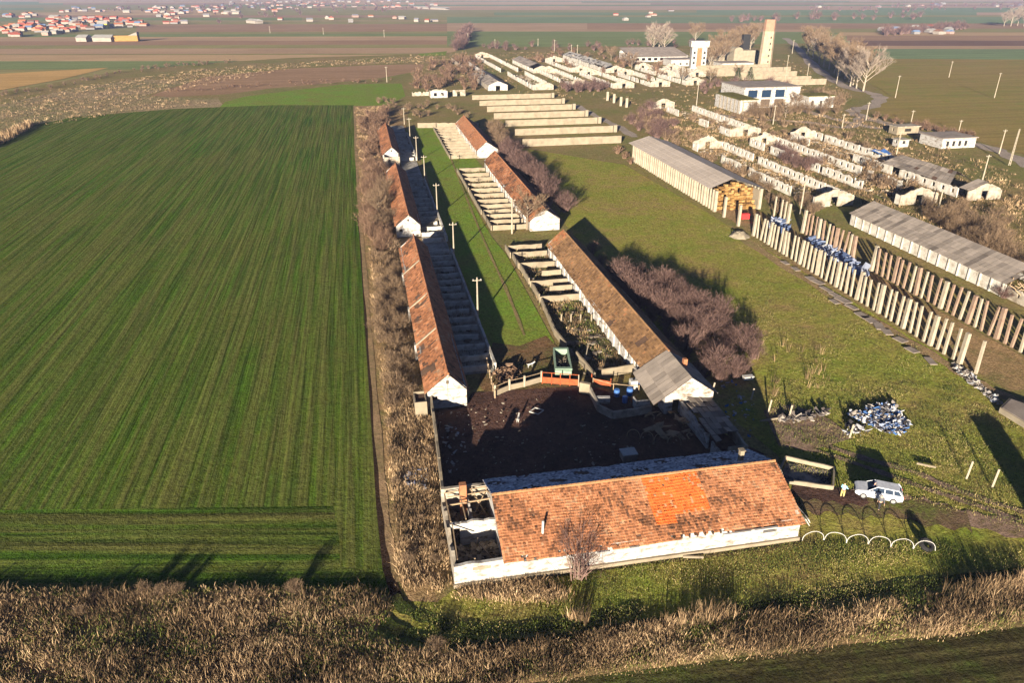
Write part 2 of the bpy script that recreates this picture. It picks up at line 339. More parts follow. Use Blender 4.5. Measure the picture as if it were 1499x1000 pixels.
G_rut = ground_mat('grassy_rut', [(.07, .06, .025), (.05, .06, .018), (.04, .06, .014)], .2, 1, 4)
ribbon('wheel_track', [(575, 872), (600, 895), (650, 912), (720, 919), (800, 915), (880, 902), (940, 886)], 1.0, G_rut)
ribbon('wheel_track', [(560, 905), (600, 928), (680, 941), (780, 938), (880, 922), (1000, 903), (1100, 888), (1250, 866), (1400, 846), (1499, 836)], .9, G_rut)
ribbon('foot_path', [(650, 205), (700, 330), (740, 420), (768, 490)], .5, G_scrub)
ribbon('dirt_track', [(842, 153), (870, 168), (905, 185), (930, 200)], 3.5, G_road)
ribbon('post_track', [(1090, 350), (1180, 408), (1290, 476), (1390, 534), (1440, 565), (1499, 590)], 2.0, G_tanpath)
sheet('post_floor', [(78.8, 70), (88.5, 70), (88.5, 216), (78.8, 216)], G_belt, px=False, dz=.005)

# ------------------------------------------------------------------ builders for walls and roofs
def wall(mb, ax, c, u0, u1, t, z0, top, ops=(), rag=0.0, seed=0, step=.9, m=0):
    r = random.Random(seed); f = top if callable(top) else (lambda u: top)
    bp = {round(u0, 4), round(u1, 4)}
    for o in ops:
        for q in o[:2]:
            if u0 < q < u1: bp.add(round(q, 4))
    n = max(1, int((u1-u0)/step)) if (rag or callable(top)) else 1
    for i in range(1, n): bp.add(round(u0+(u1-u0)*i/n, 4))
    bp = sorted(bp); hs = [max(.15, f(u)-(r.random()**2*rag)) for u in bp]
    run = 0
    for i in range(len(bp)-1):
        a, b = bp[i], bp[i+1]
        if b-a < .02: continue
        h0, h1 = hs[i], hs[i+1]; cur = z0; mid = (a+b)/2; hm = min(h0, h1)
        ivs = []
        for (ua, ub, za, zb) in sorted([o for o in ops if o[0]-.001 <= mid <= o[1]+.001], key=lambda o: o[2]):
            if za > cur: ivs.append((cur, min(za, hm), min(za, hm)))
            cur = zb
        if hm > cur+.03: ivs.append((cur, h0, h1))
        for (lo, a1, b1) in ivs:
            if a1 <= lo: continue
            if ax == 'x': p = [(a,c,lo),(b,c,lo),(b,c+t,lo),(a,c+t,lo),(a,c,a1),(b,c,b1),(b,c+t,b1),(a,c+t,a1)]
            else: p = [(c,a,lo),(c+t,a,lo),(c+t,b,lo),(c,b,lo),(c,a,a1),(c+t,a,a1),(c+t,b,b1),(c,b,b1)]
            mb.hexa(p, m)
def gable_top(x0, x1, xr, e, r_):
    return lambda u: e+(r_-e)*((u-x0)/(xr-x0) if u < xr else (x1-u)/(x1-xr))
def roof(parent, name, e0, e1, r0, r1, mat, nu, nv, hole=None, tint=None, sag=.06, seed=0, lip=.05, deck=True, jit=.02):
    r = random.Random(seed); t = MB(); d = MB()
    e0, e1, r0, r1 = [np.array(p, float) for p in (e0, e1, r0, r1)]
    ph = r.uniform(0, 6)
    def P(u, v, dz=0):
        a = e0*(1-u)+e1*u; b = r0*(1-u)+r1*u; p = a*(1-v)+b*v
        s_ = sag*(sin(u*9+ph)*.5+sin(u*23+v*3+ph*2)*.3+sin(v*5+u*4)*.4)*(1 if 0 < u < 1 else .5)
        return (p[0], p[1], p[2]+s_*(1-.4*v)+dz)
    for i in range(nu):
        for j in range(nv):
            u, v = (i+.5)/nu, (j+.5)/nv
            hl = hole(u, v, r) if hole else 0
            if hl == 2: continue
            ov = .12/nv
            u0, u1, v0, v1 = i/nu, (i+.97)/nu, max(0, j/nv-ov), (j+1)/nv
            if deck and i % 2 == 0 and hole is None or (deck and hole is not None):
                uu = min(1, (i+2)/nu) if hole is None else (i+1)/nu
                d.quad(P(i/nu, j/nv, -.06), P(uu, j/nv, -.06), P(uu, v1, -.06), P(i/nu, v1, -.06))
            if hl == 1: continue
            a, b, c, e = r.gauss(0, jit), r.gauss(0, jit), r.gauss(0, jit*.5), r.gauss(0, jit*.5)
            A, B = P(u0, v0, lip+a), P(u1, v0, lip+b)
            tn = tint(u, v, r) if tint else min(1, max(0, r.gauss(.5, .17)))
            t.quad(A, B, P(u1, v1, c), P(u0, v1, e), 0, tn)
            t.quad(P(u0, v0, -.05), P(u1, v0, -.05), B, A, 0, tn if tn > .9 else tn*.8)
    o = t.build(name, mat, parent)
    if deck and d.f: d.build('roof_deck', M['deck'], o)
    return o
def patchy(scale=5, base=.5, amp=.2, seed=0):
    r0 = random.Random(seed); ph = [r0.uniform(0, 6) for _ in range(6)]
    def f(u, v, r):
        s_ = sin(u*scale*6+ph[0])*sin(v*4+ph[1]+u*7)+.6*sin(u*scale*17+ph[2])*sin(v*9+ph[3])
        return min(.84, max(0, base+amp*s_*.6+r.gauss(0, .13)))
    return f
def windows(y0, y1, n, w_=.9, z0=1.0, z1=1.9, skip=(), off=.5):
    st = (y1-y0)/n
    return [(y0+(i+off)*st-w_/2, y0+(i+off)*st+w_/2, z0, z1) for i in range(n) if i not in skip]

# ------------------------------------------------------------------ the long tiled barns
def barn(name, label, x0, x1, xr, y0, y1, eave, ridge, seed, ops_l=(), ops_r=(), near_ops=((7.35, 7.65, 3.3, 3.8), (5.6, 6.2, 1.1, 1.7)) , mat='tile', tint=None, holes=.004, group=None,
         wm='white', over=.35, tile=.42, stepped=0, cross=None):
    t = thing(name, label, 'barn', ((x0+x1)/2, y0, 0), 0, group)
    a = MB(); wall(a, 'y', x0, y0+.25, y1-.25, .25, 0, eave, ops_l); a.build('side_wall', M[wm], t)
    a = MB(); wall(a, 'y', x1-.25, y0+.25, y1-.25, .25, 0, eave, ops_r); a.build('side_wall', M[wm], t)
    a = MB(); wall(a, 'x', y0, x0, x1, .25, 0, gable_top(x0, x1, xr, eave, ridge-.12), near_ops, step=.5); a.build('gable_wall', M['white'], t)
    a = MB(); wall(a, 'x', y1-.25, x0, x1, .25, 0, gable_top(x0, x1, xr, eave, ridge-.12), step=.5); a.build('gable_wall', M['white'], t)
    n = int((y1-y0)/tile)
    rh = random.Random(seed)
    spots = [(rh.random(), rh.random()**1.5, rh.uniform(.004, .02), rh.uniform(.05, .3)) for _ in range(int(holes*1000))]
    def hole(u, v, r):
        for (a_, b_, c_, d_) in spots:
            if abs(u-a_) < c_*(.5+r.random()*.6) and abs(v-b_) < d_*(.5+r.random()*.6): return 1
        if v < .12 and r.random() < .03: return 1
        return 0
    sl = (ridge-eave)/(xr-x0); sr = (ridge-eave)/(x1-xr)
    ex0, ex1 = x0-over, x1+over
    nv = max(5, int(hypot(xr-ex0, ridge-eave)/.42))
    zl, zr = eave-over*sl, eave-over*sr
    roof(t, 'roof', (ex0, y0-.3, zl), (ex0, y1+.2, zl), (xr, y0-.3, ridge), (xr, y1+.2, ridge), M[mat], n, nv, hole, tint or patchy(6, .5, .22, seed), .22, seed, .06, True, .03)
    roof(t, 'roof', (ex1, y1+.2, zr), (ex1, y0-.3, zr), (xr, y1+.2, ridge), (xr, y0-.3, ridge), M[mat], n, nv, None, tint or patchy(6, .45, .2, seed+1), .22, seed+1)
    rc = MB(); k = int((y1-y0)/.8)
    for i in range(k):
        ya, yb = y0-.3+(y1-y0+.5)*i/k, y0-.3+(y1-y0+.5)*(i+.94)/k
        rc.beam((xr, ya, ridge+.04), (xr, yb, ridge+.07), .14, n=6, t=random.uniform(.3, .8))
    rc.build('ridge_tiles', M[mat], t)
    return t
XR = 7.6
L1 = barn('long_barn', 'nearest orange tiled barn in the left row, white gable facing the dark yard', 5.0, 9.8, XR, 79.6, 136.2, 2.6, 4.8, 11,
          ops_l=windows(82, 134, 14), ops_r=windows(82, 134, 14), tint=patchy(4, .52, .25, 1), holes=.03)
for yy, dz in ((121.5, .12), (106, .16), (93, .14)):       # raised verges that split the roof into bays
    a = MB(); sl_ = (4.8-2.6)/(7.6-5.0)
    a.hexa([(4.6, yy, 2.25), (7.6, yy, 4.8), (7.6, yy+.28, 4.8), (4.6, yy+.28, 2.25), (4.6, yy, 2.25+dz+.1), (7.6, yy, 4.8+dz), (7.6, yy+.28, 4.8+dz), (4.6, yy+.28, 2.25+dz+.1)]); a.build('verge', M['concrete'], L1)
    a = MB(); a.box(4.45, 4.95, yy+.3, yy+1.3, 0, 2.3); a.build('buttress', M['white'], L1)
m_ = MB(); wall(m_, 'x', 79.57, 5.4, 7.0, .03, 3.0, 3.06); m_.box(7.45, 7.5, 79.56, 79.6, .9, 4.2); m_.box(5.2, 9.6, 79.56, 79.6, 2.55, 2.62); m_.build('trim', M['wood'], L1)
L2 = barn('long_barn', 'middle orange tiled barn in the left row, ending in a small sunlit white gable', 5.0, 9.9, XR, 150.5, 201, 2.6, 4.8, 12, windows(152, 200, 12), windows(152, 200, 12), tint=patchy(3, .5, .2, 5), holes=.012)
L3 = barn('long_barn', 'farthest tiled barn in the left row with a low whitewashed block at its near end', 5.0, 9.8, XR, 223.5, 267, 2.6, 4.8, 13, tint=patchy(3, .45, .2, 9), holes=.01)
a = MB(); wall(a, 'x', 219, 5.2, 9.6, .25, 0, 2.7, [(6.2, 7.0, .9, 1.9)], .3, 3); wall(a, 'y', 5.2, 219.25, 223.4, .25, 0, 2.7); wall(a, 'y', 9.35, 219.25, 223.4, .25, 0, 2.7); a.build('end_block', M['white_old'], L3)
R1 = barn('long_barn', 'brown tiled barn in the right row with grey sheets over its near end', 33.0, 39.2, 36.0, 80.2, 133.4, 2.5, 4.9, 14,
          ops_l=windows(82, 132, 16, 1.0, .9, 1.9), ops_r=windows(84, 132, 12), mat='tile_brown', tint=lambda u, v, r: min(1, max(0, (.82 if u > .93 else .45)+.12*sin(u*25+v*2)+r.gauss(0, .13))), holes=.002)
R2 = barn('long_barn', 'patched orange tiled barn in the middle of the right row behind a bare tree', 33.0, 39.4, 36.0, 149.4, 210.5, 2.5, 4.9, 15, windows(151, 209, 16), windows(151, 209, 10), tint=patchy(5, .42, .3, 7), holes=.02)
R3 = barn('long_barn', 'farthest bright orange tiled barn in the right row with a blank white gable', 33.2, 39.6, 36.0, 225.5, 277, 2.5, 4.9, 16, windows(227, 275, 12), (), tint=patchy(2, .62, .12, 3), holes=.003)
# piers standing proud of the pen-side wall of the right row
for rb, ya, yb, nn in ((R1, 82, 133, 20), (R2, 151, 209, 18), (R3, 227, 275, 14)):
    for i in range(nn):
        a = MB(); yy = ya+(yb-ya)*i/nn; a.box(32.78, 33.0, yy, yy+.45, 0, 2.35); a.build('pier', M['white'], rb)
# grey corrugated end of the nearest right barn
a = MB(); wall(a, 'x', 73.0, 33.0, 39.2, .25, 0, gable_top(33, 39.2, 36, 2.5, 4.8), [(34.0, 34.9, 0, 1.9)], step=.5); wall(a, 'y', 38.95, 73.25, 80.2, .25, 0, 2.5); wall(a, 'y', 33.0, 73.25, 80.2, .25, 0, 2.2, [(75, 76.5, 0, 1.9)]); a.build('porch_wall', M['white'], R1)
roof(R1, 'sheet_roof', (31.3, 72.3, 1.85), (31.6, 80.6, 1.9), (36, 72.6, 4.95), (36, 80.4, 4.98), M['sheet'], 9, 3, None, lambda u, v, r: .42+r.gauss(0, .09), .03, 3, .06, True, .02)
roof(R1, 'sheet_roof', (39.6, 80.6, 2.4), (39.6, 72.6, 2.4), (36, 80.4, 4.98), (36, 72.6, 4.95), M['sheet'], 7, 3, None, lambda u, v, r: .4+r.gauss(0, .1), .03, 3, .06, True, .03)
a = MB(); a.box(36.6, 37.1, 76.6, 77.1, 3.6, 5.3); a.build('chimney', M['brick'], R1)
# roofless annex running towards the yard
an = thing('barn_annex', 'dark low annex with a collapsed sheet roof below the white gable', 'outbuilding', (36.8, 67.5, 0))
a = MB(); wall(a, 'y', 34.9, 60.6, 72.7, .25, 0, 1.9, [(64, 65, 0, 1.5)], .5, 5); a.build('side_wall', M['white'], an)
a = MB(); wall(a, 'y', 38.6, 63.0, 72.7, .25, 0, 1.5, (), .5, 6); wall(a, 'x', 62.8, 36.4, 38.6, .2, 0, 1.4, (), .6, 4); a.build('side_wall', M['white_old'], an)
roof(an, 'roof', (35.1, 63.2, 1.95), (35.1, 72.9, 2.2), (38.9, 64.5, 1.55), (38.9, 72.9, 1.7), M['sheet'], 8, 5, lambda u, v, r: 2 if (u < .25 and r.random() < .5) or r.random() < .08 else 0, lambda u, v, r: .4+r.gauss(0, .2), .08, 8, .08, True, .06)

# ------------------------------------------------------------------ the nearest building
FB = thing('farm_building', 'nearest long building with orange tiled roof, white front wall and roofless left end', 'farm building', (20.7, 49.1, 0))
X0, X1, Y0, Y1, XB, YR, E_, RG = 4.5, 36.9, 49.1, 59.7, 9.0, 54.2, 2.5, 5.4
a = MB(); wall(a, 'x', Y0, X0, X1, .35, 0, lambda u: 2.35 if u < XB else 2.5, [(10.6, 11.9, 1.75, 2.2), (13.4, 14.4, 1.75, 2.2), (33.2, 34.6, 1.3, 2.1)], .12, 2, .6)
a.build('front_wall', M['white'], FB)
a = MB(); a.box(X0-.1, X1+.1, Y0-.22, Y0-.003, 0, .35); a.box(X0+1.6, X0+3.2, Y0-.03, Y0-.002, 1.6, 1.9, 0); a.build('plinth', M['concrete_pale'], FB)
a = MB(); wall(a, 'x', Y1-.35, X0, X1, .35, 0, 2.85, windows(10, 36, 8), .1, 3, .6); wall(a, 'y', X1-.35, Y0+.35, Y1-.35, .35, 0, gable_top(Y0, Y1, YR, 2.5, RG-.2)); a.build('rear_wall', M['white_old'], FB)
a = MB(); wall(a, 'y', X0, Y0+.35, Y1-.35, .3, 0, lambda u: 2.2+.2*sin(u*2), (), .5, 4, .5); a.build('end_wall', M['white_old'], FB)
a = MB(); wall(a, 'y', XB, Y0+.35, Y1-.35, .3, 0, gable_top(Y0, Y1, YR, 2.4, RG-.25), (), .1, 4, .5); wall(a, 'x', 54.3, X0+.3, XB, .3, 0, 2.7, [(4.9, 5.7, 0, 2.0)], .25, 5, .5)
wall(a, 'y', 6.9, 54.6, Y1-.35, .2, 0, 2.2, (), .8, 6, .5); a.build('inner_wall', M['white'], FB)
# ruined end: rubble and fallen timbers
rm = random.Random(5); a = MB()
for i in range(420):
    x, y = rm.uniform(X0+.5, XB-.2), rm.uniform(Y0+.6, Y1-.6); q = rm.uniform(.06, .4); hgt = .25+.9*math.exp(-((x-7.6)**2+(y-51.5)**2)/2.2)*rm.random()
    z = hgt; an_ = rm.random()*pi; c_, s_ = cos(an_), sin(an_)
    if abs(y-54.4) < .5: continue
    pts = [(-q, -q*.5), (q, -q*.6), (q*.9, q*.5), (-q*.8, q*.6)]; tz = rm.uniform(-.12, .12)
    a.hexa([(x+u*c_-v*s_, y+u*s_+v*c_, z-.15) for u, v in pts]+[(x+u*c_-v*s_, y+u*s_+v*c_, z+.08+tz*u*3) for u, v in pts], 0, rm.random())
a.build('rubble', M['rubble'], FB)['kind'] = 'stuff'
a = MB()
for p, q in [((4.8, 58.9, 2.7), (9.2, 58.9, 2.9)), ((4.8, 57.2, 2.5), (9.2, 57.4, 2.6)), ((6.3, 54.5, 2.8), (6.2, 59.1, 2.8)), ((4.9, 54.6, 2.6), (4.8, 58.9, 2.6)), ((7.2, 57, .8), (9.0, 58.8, 2.9)), ((8.9, 56.5, .4), (7.4, 58.8, 2.8)),
             ((6.4, 49.6, 2.4), (6.1, 51.8, .7)), ((8.7, 49.9, .6), (7.2, 52.4, 1.6)), ((5.6, 50.4, .5), (8.4, 52.8, 1.2)), ((8.9, 49.2, 2.5), (9.0, 54, 5.1)), ((8.9, 59, 2.5), (9.0, 54, 5.1)), ((7.0, 55, .4), (8.8, 57, 1.1)), ((5, 58.2, 2.7), (9, 58.4, 2.7)), ((4.9, 49.8, 2.4), (5.0, 54.2, 2.6))]:
    a.beam(p, q, rm.uniform(.05, .09))
for i in range(26):
    x, y = rm.uniform(4.9, 8.8), rm.choice([rm.uniform(49.6, 53.5), rm.uniform(55, 58.6)]); an_ = rm.random()*6; L = rm.uniform(.5, 1.6)
    a.beam((x, y, .5), (x+L*cos(an_), y+L*sin(an_), rm.uniform(.5, 1.6)), .035)
a.build('fallen_timber', M['wood'], FB)
nu, nv = 128, 23
def f_tint(u, v, r):
    if .505 < u < .70 and v > .38+(.0 if u < .6 else .03): return 1.0 if r.random() < .93 else .8
    if .505 < u < .575 and v > .25: return 1.0
    b = .52+.16*sin(u*19+v*5)+.14*sin(u*47+v*3)*sin(v*13+u*20)
    if .54 < u < .71 and v < .38: b = .22+.4*abs(sin(u*90+v*8))*(.5+.5*sin(v*20))
    if .78 < u < .9 and v < .28: b = .3+.5*abs(sin(u*70+v*10))
    if u < .1: b -= .06
    return min(.9, max(0, b+r.gauss(0, .16)))
def f_hole(u, v, r):
    if .57 < u < .73 and v < .10-(.04 if int(u*60) % 2 else 0): return 2
    if v < .07 and r.random() < .06: return 2
    if .73 < u < .9 and v < .05 and r.random() < .8: return 1
    if abs(u-.44) < .008 and abs(v-.16) < .035: return 1
    return 1 if r.random() < .002 else 0
ov = .45; ze = E_-ov*(RG-E_)/(YR-Y0)
RF = roof(FB, 'roof', (XB-.25, Y0-ov, ze), (X1+.25, Y0-ov, ze), (XB-.35, YR, RG), (X1-.3, YR, RG), M['tile'], nu, nv, f_hole, f_tint, .14, 21, .07, True, .03)
M['pale_tile'] = tint_mat('pale_bluish_tiles', [(0, (.05, .05, .07)), (.5, (.30, .30, .34)), (1, (.6, .6, .62))], .9, 1.5, .3)  # rear slope: paler and bluer than the front tiles
roof(FB, 'roof', (X1+.25, Y1+ov, 2.8), (XB-.25, Y1+ov, 2.8), (X1-.3, YR, RG), (XB-.35, YR, RG), M['pale_tile'], nu, nv, lambda u, v, r: 1 if (sin(u*31)*sin(v*7+u*9) > .55 and r.random() < .8) else 0, lambda u, v, r: .7+r.gauss(0, .3), .07, 22, .06)
a = MB()
for i in range(60):
    xa = XB-.35+(X1-.0-XB)*i/60; a.beam((xa, YR, RG+.05), (xa+.46, YR, RG+.09), .14, n=6, t=rm.uniform(.5, .9))
a.build('ridge_tiles', M['tile_brown'], FB)
a = MB(); a.box(33.8, 34.2, 55.9, 56.35, 4.2, 5.75); a.box(33.72, 34.28, 55.82, 56.43, 5.75, 5.83); a.build('chimney', M['concrete_pale'], FB)
a = MB(); a.box(6.2, 6.85, 58.0, 58.6, 0, 4.0); a.build('chimney', M['brick'], FB)
a = MB(); a.beam((12.6, 50.6, 3.3), (12.62, 50.6, 4.7), .11, n=8); a.build('vent_pipe', M['white_pipe'], FB)
for bx_ in ((28.8, 31.6, 48.42, 48.62, 2.28, 2.36), (31.9, 34.2, 48.40, 48.62, 2.30, 2.4), (20.0, 20.9, 48.4, 48.6, 2.24, 2.3), (17.0, 18.2, 48.4, 48.6, 2.24, 2.3)):
    a = MB(); a.box(*bx_); a.build('eave_strip', M['white_pipe'], FB)
for xx in np.arange(24.2, 28.9, .75):
    a = MB(); a.box(xx, xx+.12, 48.72, 49.08, 2.28, 2.48); a.build('rafter_end', M['wood_dark'], FB)

# ------------------------------------------------------------------ low walls
def lowwall(name, label, pts, h, t=.22, mat='concrete', rag=.05, seed=0, cat='wall', group=None, gaps=(), parent=None):
    """pts world, polyline"""
    mb = MB(); r = random.Random(seed)
    for i in range(len(pts)-1):
        (x0, y0), (x1, y1) = pts[i], pts[i+1]; L = hypot(x1-x0, y1-y0); n = max(1, int(L/1.1)); nx, ny = -(y1-y0)/L*t/2, (x1-x0)/L*t/2
        hs = [h-r.random()**3*rag*h*3 for _ in range(n+1)]
        for k in range(n):
            if (i, k) in gaps: continue
            a, b = k/n, (k+1)/n; P = lambda s_: (x0+(x1-x0)*s_, y0+(y1-y0)*s_)
            (ax, ay), (bx, by) = P(a), P(b)
            mb.hexa([(ax-nx, ay-ny, 0), (bx-nx, by-ny, 0), (bx+nx, by+ny, 0), (ax+nx, ay+ny, 0), (ax-nx, ay-ny, hs[k]), (bx-nx, by-ny, hs[k+1]), (bx+nx, by+ny, hs[k+1]), (ax+nx, ay+ny, hs[k])])
    o = mb.build(name, M[mat], parent, org=None if parent else (pts[0][0], pts[0][1], 0))
    if not parent: tag(o, label, cat, group)
    return o
# right pens: group nearest the yard
def pen_row(label, x, walls_y, outer, h=1.15, x1=32.75, seed=0, short={}):
    t = thing('pen_row', label, 'animal pens', (x, walls_y[0], 0))
    for k, yy in enumerate(walls_y):
        xa = short.get(k, x+.12)
        lowwall('divider_wall', '', [(xa, yy), (x1, yy)], h, mat='concrete_pale', seed=seed+k, parent=t, rag=.04)
    for (ya, yb, xo) in outer: lowwall('outer_wall', '', [(xo, ya), (xo, yb)], h, mat='concrete_pale', seed=seed+int(ya), parent=t, rag=.05)
    return t
P1 = pen_row('sunlit concrete pens beside the long brown tiled barn', 25.9, [137.5, 133.2, 127.0, 122.2, 117.6, 114.6, 110.4], [(133.2, 138.3, 25.6), (127, 133.1, 26.0), (119, 126.8, 26.2), (111.5, 118.2, 26.3)], seed=40, short={3: 29.2, 5: 28.8})
P2 = pen_row('row of concrete pens beside the patched middle barn', 25.2, [207.5, 201, 196, 189.5, 184, 178.5, 173, 168.5, 164, 160, 155.5, 151.5], [(151.5, 163, 25.0), (164, 184, 24.8), (185, 208, 24.8)], seed=60, x1=32.75)
P3 = pen_row('farthest row of pale pens beside the bright orange barn', 25.2, [276, 270.5, 265, 259.5, 254, 248.5, 243.5, 239, 234.5, 230, 226], [(226, 250, 24.9), (251, 277, 25.0)], seed=80, x1=33.1)
lowwall('boundary_wall', 'pale wall closing the far end of the bright green strip', [g(612, 187), g(702, 186)], 1.8, mat='concrete_pale', seed=3)
lowwall('pen_wall', 'leaning concrete wall round the overgrown pen nearest the yard', [(26.3, 109.8), (25.5, 97.5), (25.9, 92.5)], 1.1, mat='concrete_pale', seed=5)
lowwall('pen_wall', 'short concrete wall between the green trailer and the orange gate', [(26.6, 89.6), (27.2, 82.8)], 1.2, mat='concrete_pale', seed=6)
lowwall('pen_wall', 'long pale wall across the near end of the overgrown pen', [(28.4, 83.6), (33.0, 84.2)], 1.2, mat='concrete_pale', seed=7)
for k, px_ in enumerate([(822, 471), (836, 471), (850, 471), (866, 471)]):
    x, y = g(*px_); a = MB(); a.box(x-.1, x+.1, y-.1, y+.1, 0, 1.3); tag(a.build('fence_post', M['concrete_pale'], org=(x, y, 0)), 'stubby concrete post in the overgrown pen', 'post', 'posts in the overgrown pen')
a = MB(); p, q = g(855, 540), g(861, 516); a.beam((p[0], p[1], 0), (q[0], q[1], 1.3), .09); tag(a.build('leaning_post', M['pole'], org=(p[0], p[1], 0)), 'pale leaning post in the shaded pen beside the trailer', 'post')
# left pens in shade
def left_pens(label, y0, y1, n, seed):
    t = thing('pen_row', label, 'animal pens', (12, y0, 0))
    for k in range(n+1):
        yy = y0+(y1-y0)*k/n
        lowwall('divider_wall', '', [(10.05, yy+.3*sin(k*5+seed)), (14.6-.5*(k % 3 == 0), yy)], .9, t=.3, mat='ruin_white', seed=seed+k, parent=t)
    lowwall('outer_wall', '', [(14.85, y0-.2), (14.85, y1+.2)], 1.1, t=.35, mat='ruin_white', seed=seed, parent=t)
left_pens('shaded pens along the nearest left barn', 88.5, 138, 15, 100)
left_pens('shaded pens along the middle left barn', 146, 198, 13, 130)
left_pens('shaded pens along the farthest left barn', 226, 268, 10, 160)
lowwall('cross_wall', 'low wall joining the middle left barn gable to the pole line', [(9.9, 152.8), (15.0, 161)], 1.0, mat='concrete', seed=9)
# yard walls, fence and gate
lowwall('yard_wall', 'long thin cream wall down the left side of the dark yard', [(4.75, 59.8), (5.0, 66), (5.25, 73), (5.4, 79.4)], 2.0, t=.25, mat='concrete_pale', seed=11)
kb = thing('kiosk', 'small cream block with a sunken dark roof beside the white gable', 'shed', (3.9, 77, 0))
x, y = g(609, 612); x2, _ = g(627, 612)
a = MB(); wall(a, 'x', y, x, x2, .15, 0, 2.1); wall(a, 'y', x, y+.15, y+2.6, .15, 0, 2.0); wall(a, 'y', x2-.15, y+.15, y+2.6, .15, 0, 2.0); wall(a, 'x', y+2.6, x, x2, .15, 0, 2.1); a.build('walls', M['concrete_pale'], kb)
a = MB(); a.box(x+.15, x2-.15, y+.15, y+2.6, 1.7, 1.8); a.build('roof', M['deck'], kb)
fn = thing('yard_fence', 'low concrete and rail fence left of the orange gate', 'fence', (*g(725, 581), 0))
P = [g(725, 580), g(746, 571), g(768, 566), g(793, 559)]
for i in range(3):
    (xa, ya), (xb, yb) = P[i], P[i+1]
    lowwall('panel', '', [(xa, ya), (xb, yb)], .75, t=.12, mat='concrete_pale', seed=20+i, parent=fn, rag=.02)
    a = MB(); a.beam((xa, ya, 1.35), (xb, yb, 1.35), .05); a.build('rail', M['wood'], fn)
for (xa, ya) in P:
    a = MB(); a.box(xa-.12, xa+.12, ya-.12, ya+.12, 0, 1.6); a.build('post', M['pole'], fn)
a = MB(); p, q = g(725, 583), g(713, 535); a.beam((p[0], p[1], .9), (q[0], q[1], .9), .06); a.beam((p[0], p[1], .4), (q[0], q[1], .4), .06)
for s_ in np.linspace(0, 1, 6): a.box(p[0]*(1-s_)+q[0]*s_-.07, p[0]*(1-s_)+q[0]*s_+.07, p[1]*(1-s_)+q[1]*s_-.07, p[1]*(1-s_)+q[1]*s_+.07, 0, 1.2)
tag(a.build('rail_fence', M['wood'], org=(p[0], p[1], 0)), 'weathered wooden rail fence at the corner of the shaded pens', 'fence')
gt = thing('metal_gate', 'wide orange metal gate with an open barred top across the yard', 'gate', (*g(793, 562), 0))
p, q = g(794, 562), g(847, 566)
def L_(s_): return (p[0]*(1-s_)+q[0]*s_, p[1]*(1-s_)+q[1]*s_)
for s_ in (0, .26, .5, .76, 1):
    a = MB(); c = L_(s_); a.beam((c[0], c[1], 0), (c[0], c[1], 1.75), .07); a.build('upright', M['orange'] if s_ < 1 else M['pole'], gt)
a = MB(); a.hexa([(p[0], p[1], .15), (q[0], q[1], .15), (q[0], q[1]+.08, .15), (p[0], p[1]+.08, .15), (p[0], p[1], 1.0), (q[0], q[1], 1.0), (q[0], q[1]+.08, 1.0), (p[0], p[1]+.08, 1.0)]); a.build('panel', M['orange'], gt)
a = MB(); a.beam((*p, 1.7), (*q, 1.7), .05); a.build('top_rail', M['orange'], gt)
p2, q2 = g(866, 563), g(894, 567); p, q = p2, q2
a = MB(); a.hexa([(p[0], p[1], .15), (q[0], q[1], .15), (q[0], q[1]+.08, .15), (p[0], p[1]+.08, .15), (p[0], p[1], .95), (q[0], q[1], .8), (q[0], q[1]+.08, .8), (p[0], p[1]+.08, .95)])
a.beam((*p, 0), (*p, 1.6), .07); a.beam((*q, 0), (*q, 1.3), .07); tag(a.build('metal_fence', M['orange'], org=(*p, 0)), 'short orange panel right of the concrete gate pier', 'fence')
lowwall('gate_pier', 'broad pale concrete pier between the orange gate and the shaded pen', [g(849, 574), g(864, 577)], 1.5, t=.5, mat='concrete_pale', seed=31, rag=0)
lowwall('shaded_wall', 'angular low wall enclosing the shaded pen with blue barrels', [g(864, 577), g(876, 602), g(897, 613), g(925, 609), g(953, 604)], 1.0, t=.3, mat='white_old', seed=32, rag=.02)
lowwall('shaded_wall', 'white wall stub inside the shaded pen', [g(873, 590), g(893, 590)], .9, t=.5, mat='white', seed=33, rag=.02)
a = MB(); P = [g(868, 566), g(898, 574), g(935, 577)]
for i in range(2): a.beam((*P[i], 1.2), (*P[i+1], 1.1), .05)
for c in P: a.beam((*c, 0), (*c, 1.3), .06)
tag(a.build('rail_fence', M['wood'], org=(*P[0], 0)), 'thin rail fence in front of the blue barrels', 'fence')
# barrels
def barrel(px_, label, mat, r=.35, h=.95):
    x, y = g(*px_); a = MB()
    for k in range(4): a.beam((x, y, h*k/4), (x, y, h*(k+.92)/4), r*(.96 if k in (0, 3) else 1), n=14)
    a.beam((x, y, h*.97), (x, y, h+.03), r*.85, n=14)
    return tag(a.build('barrel', mat, org=(x, y, 0)), label, 'barrel')
barrel((939, 563), 'blue barrel at the edge of the grey sheet roof', M['bluew'], .36, 1.0)
barrel((915, 589), 'larger dark blue barrel in the shaded pen', M['bluew'], .36, .8)
barrel((903, 580), 'small blue barrel next to the rail fence', M['bluew'], .38)
barrel((922, 578), 'blue barrel nearest the white tank', M['bluew'], .42)
barrel((928, 588), 'orange tub in the shaded pen', M['orange'], .4, .5)
tk = thing('water_tank', 'upright white plastic tank by the sheet roof eave', 'tank', (*g(927, 571), 0))
x, y = g(927, 571); a = MB(); a.box(x-.45, x+.45, y-.45, y+.45, .15, 1.5); a.build('tank_body', M['white_pipe'], tk)
a = MB(); a.box(x-.5, x+.5, y-.5, y+.5, 0, .14); a.build('pallet', M['wood'], tk)
a = MB(); a.beam((x, y, 1.5), (x, y, 1.6), .15, n=10); a.build('cap', M['black'], tk)
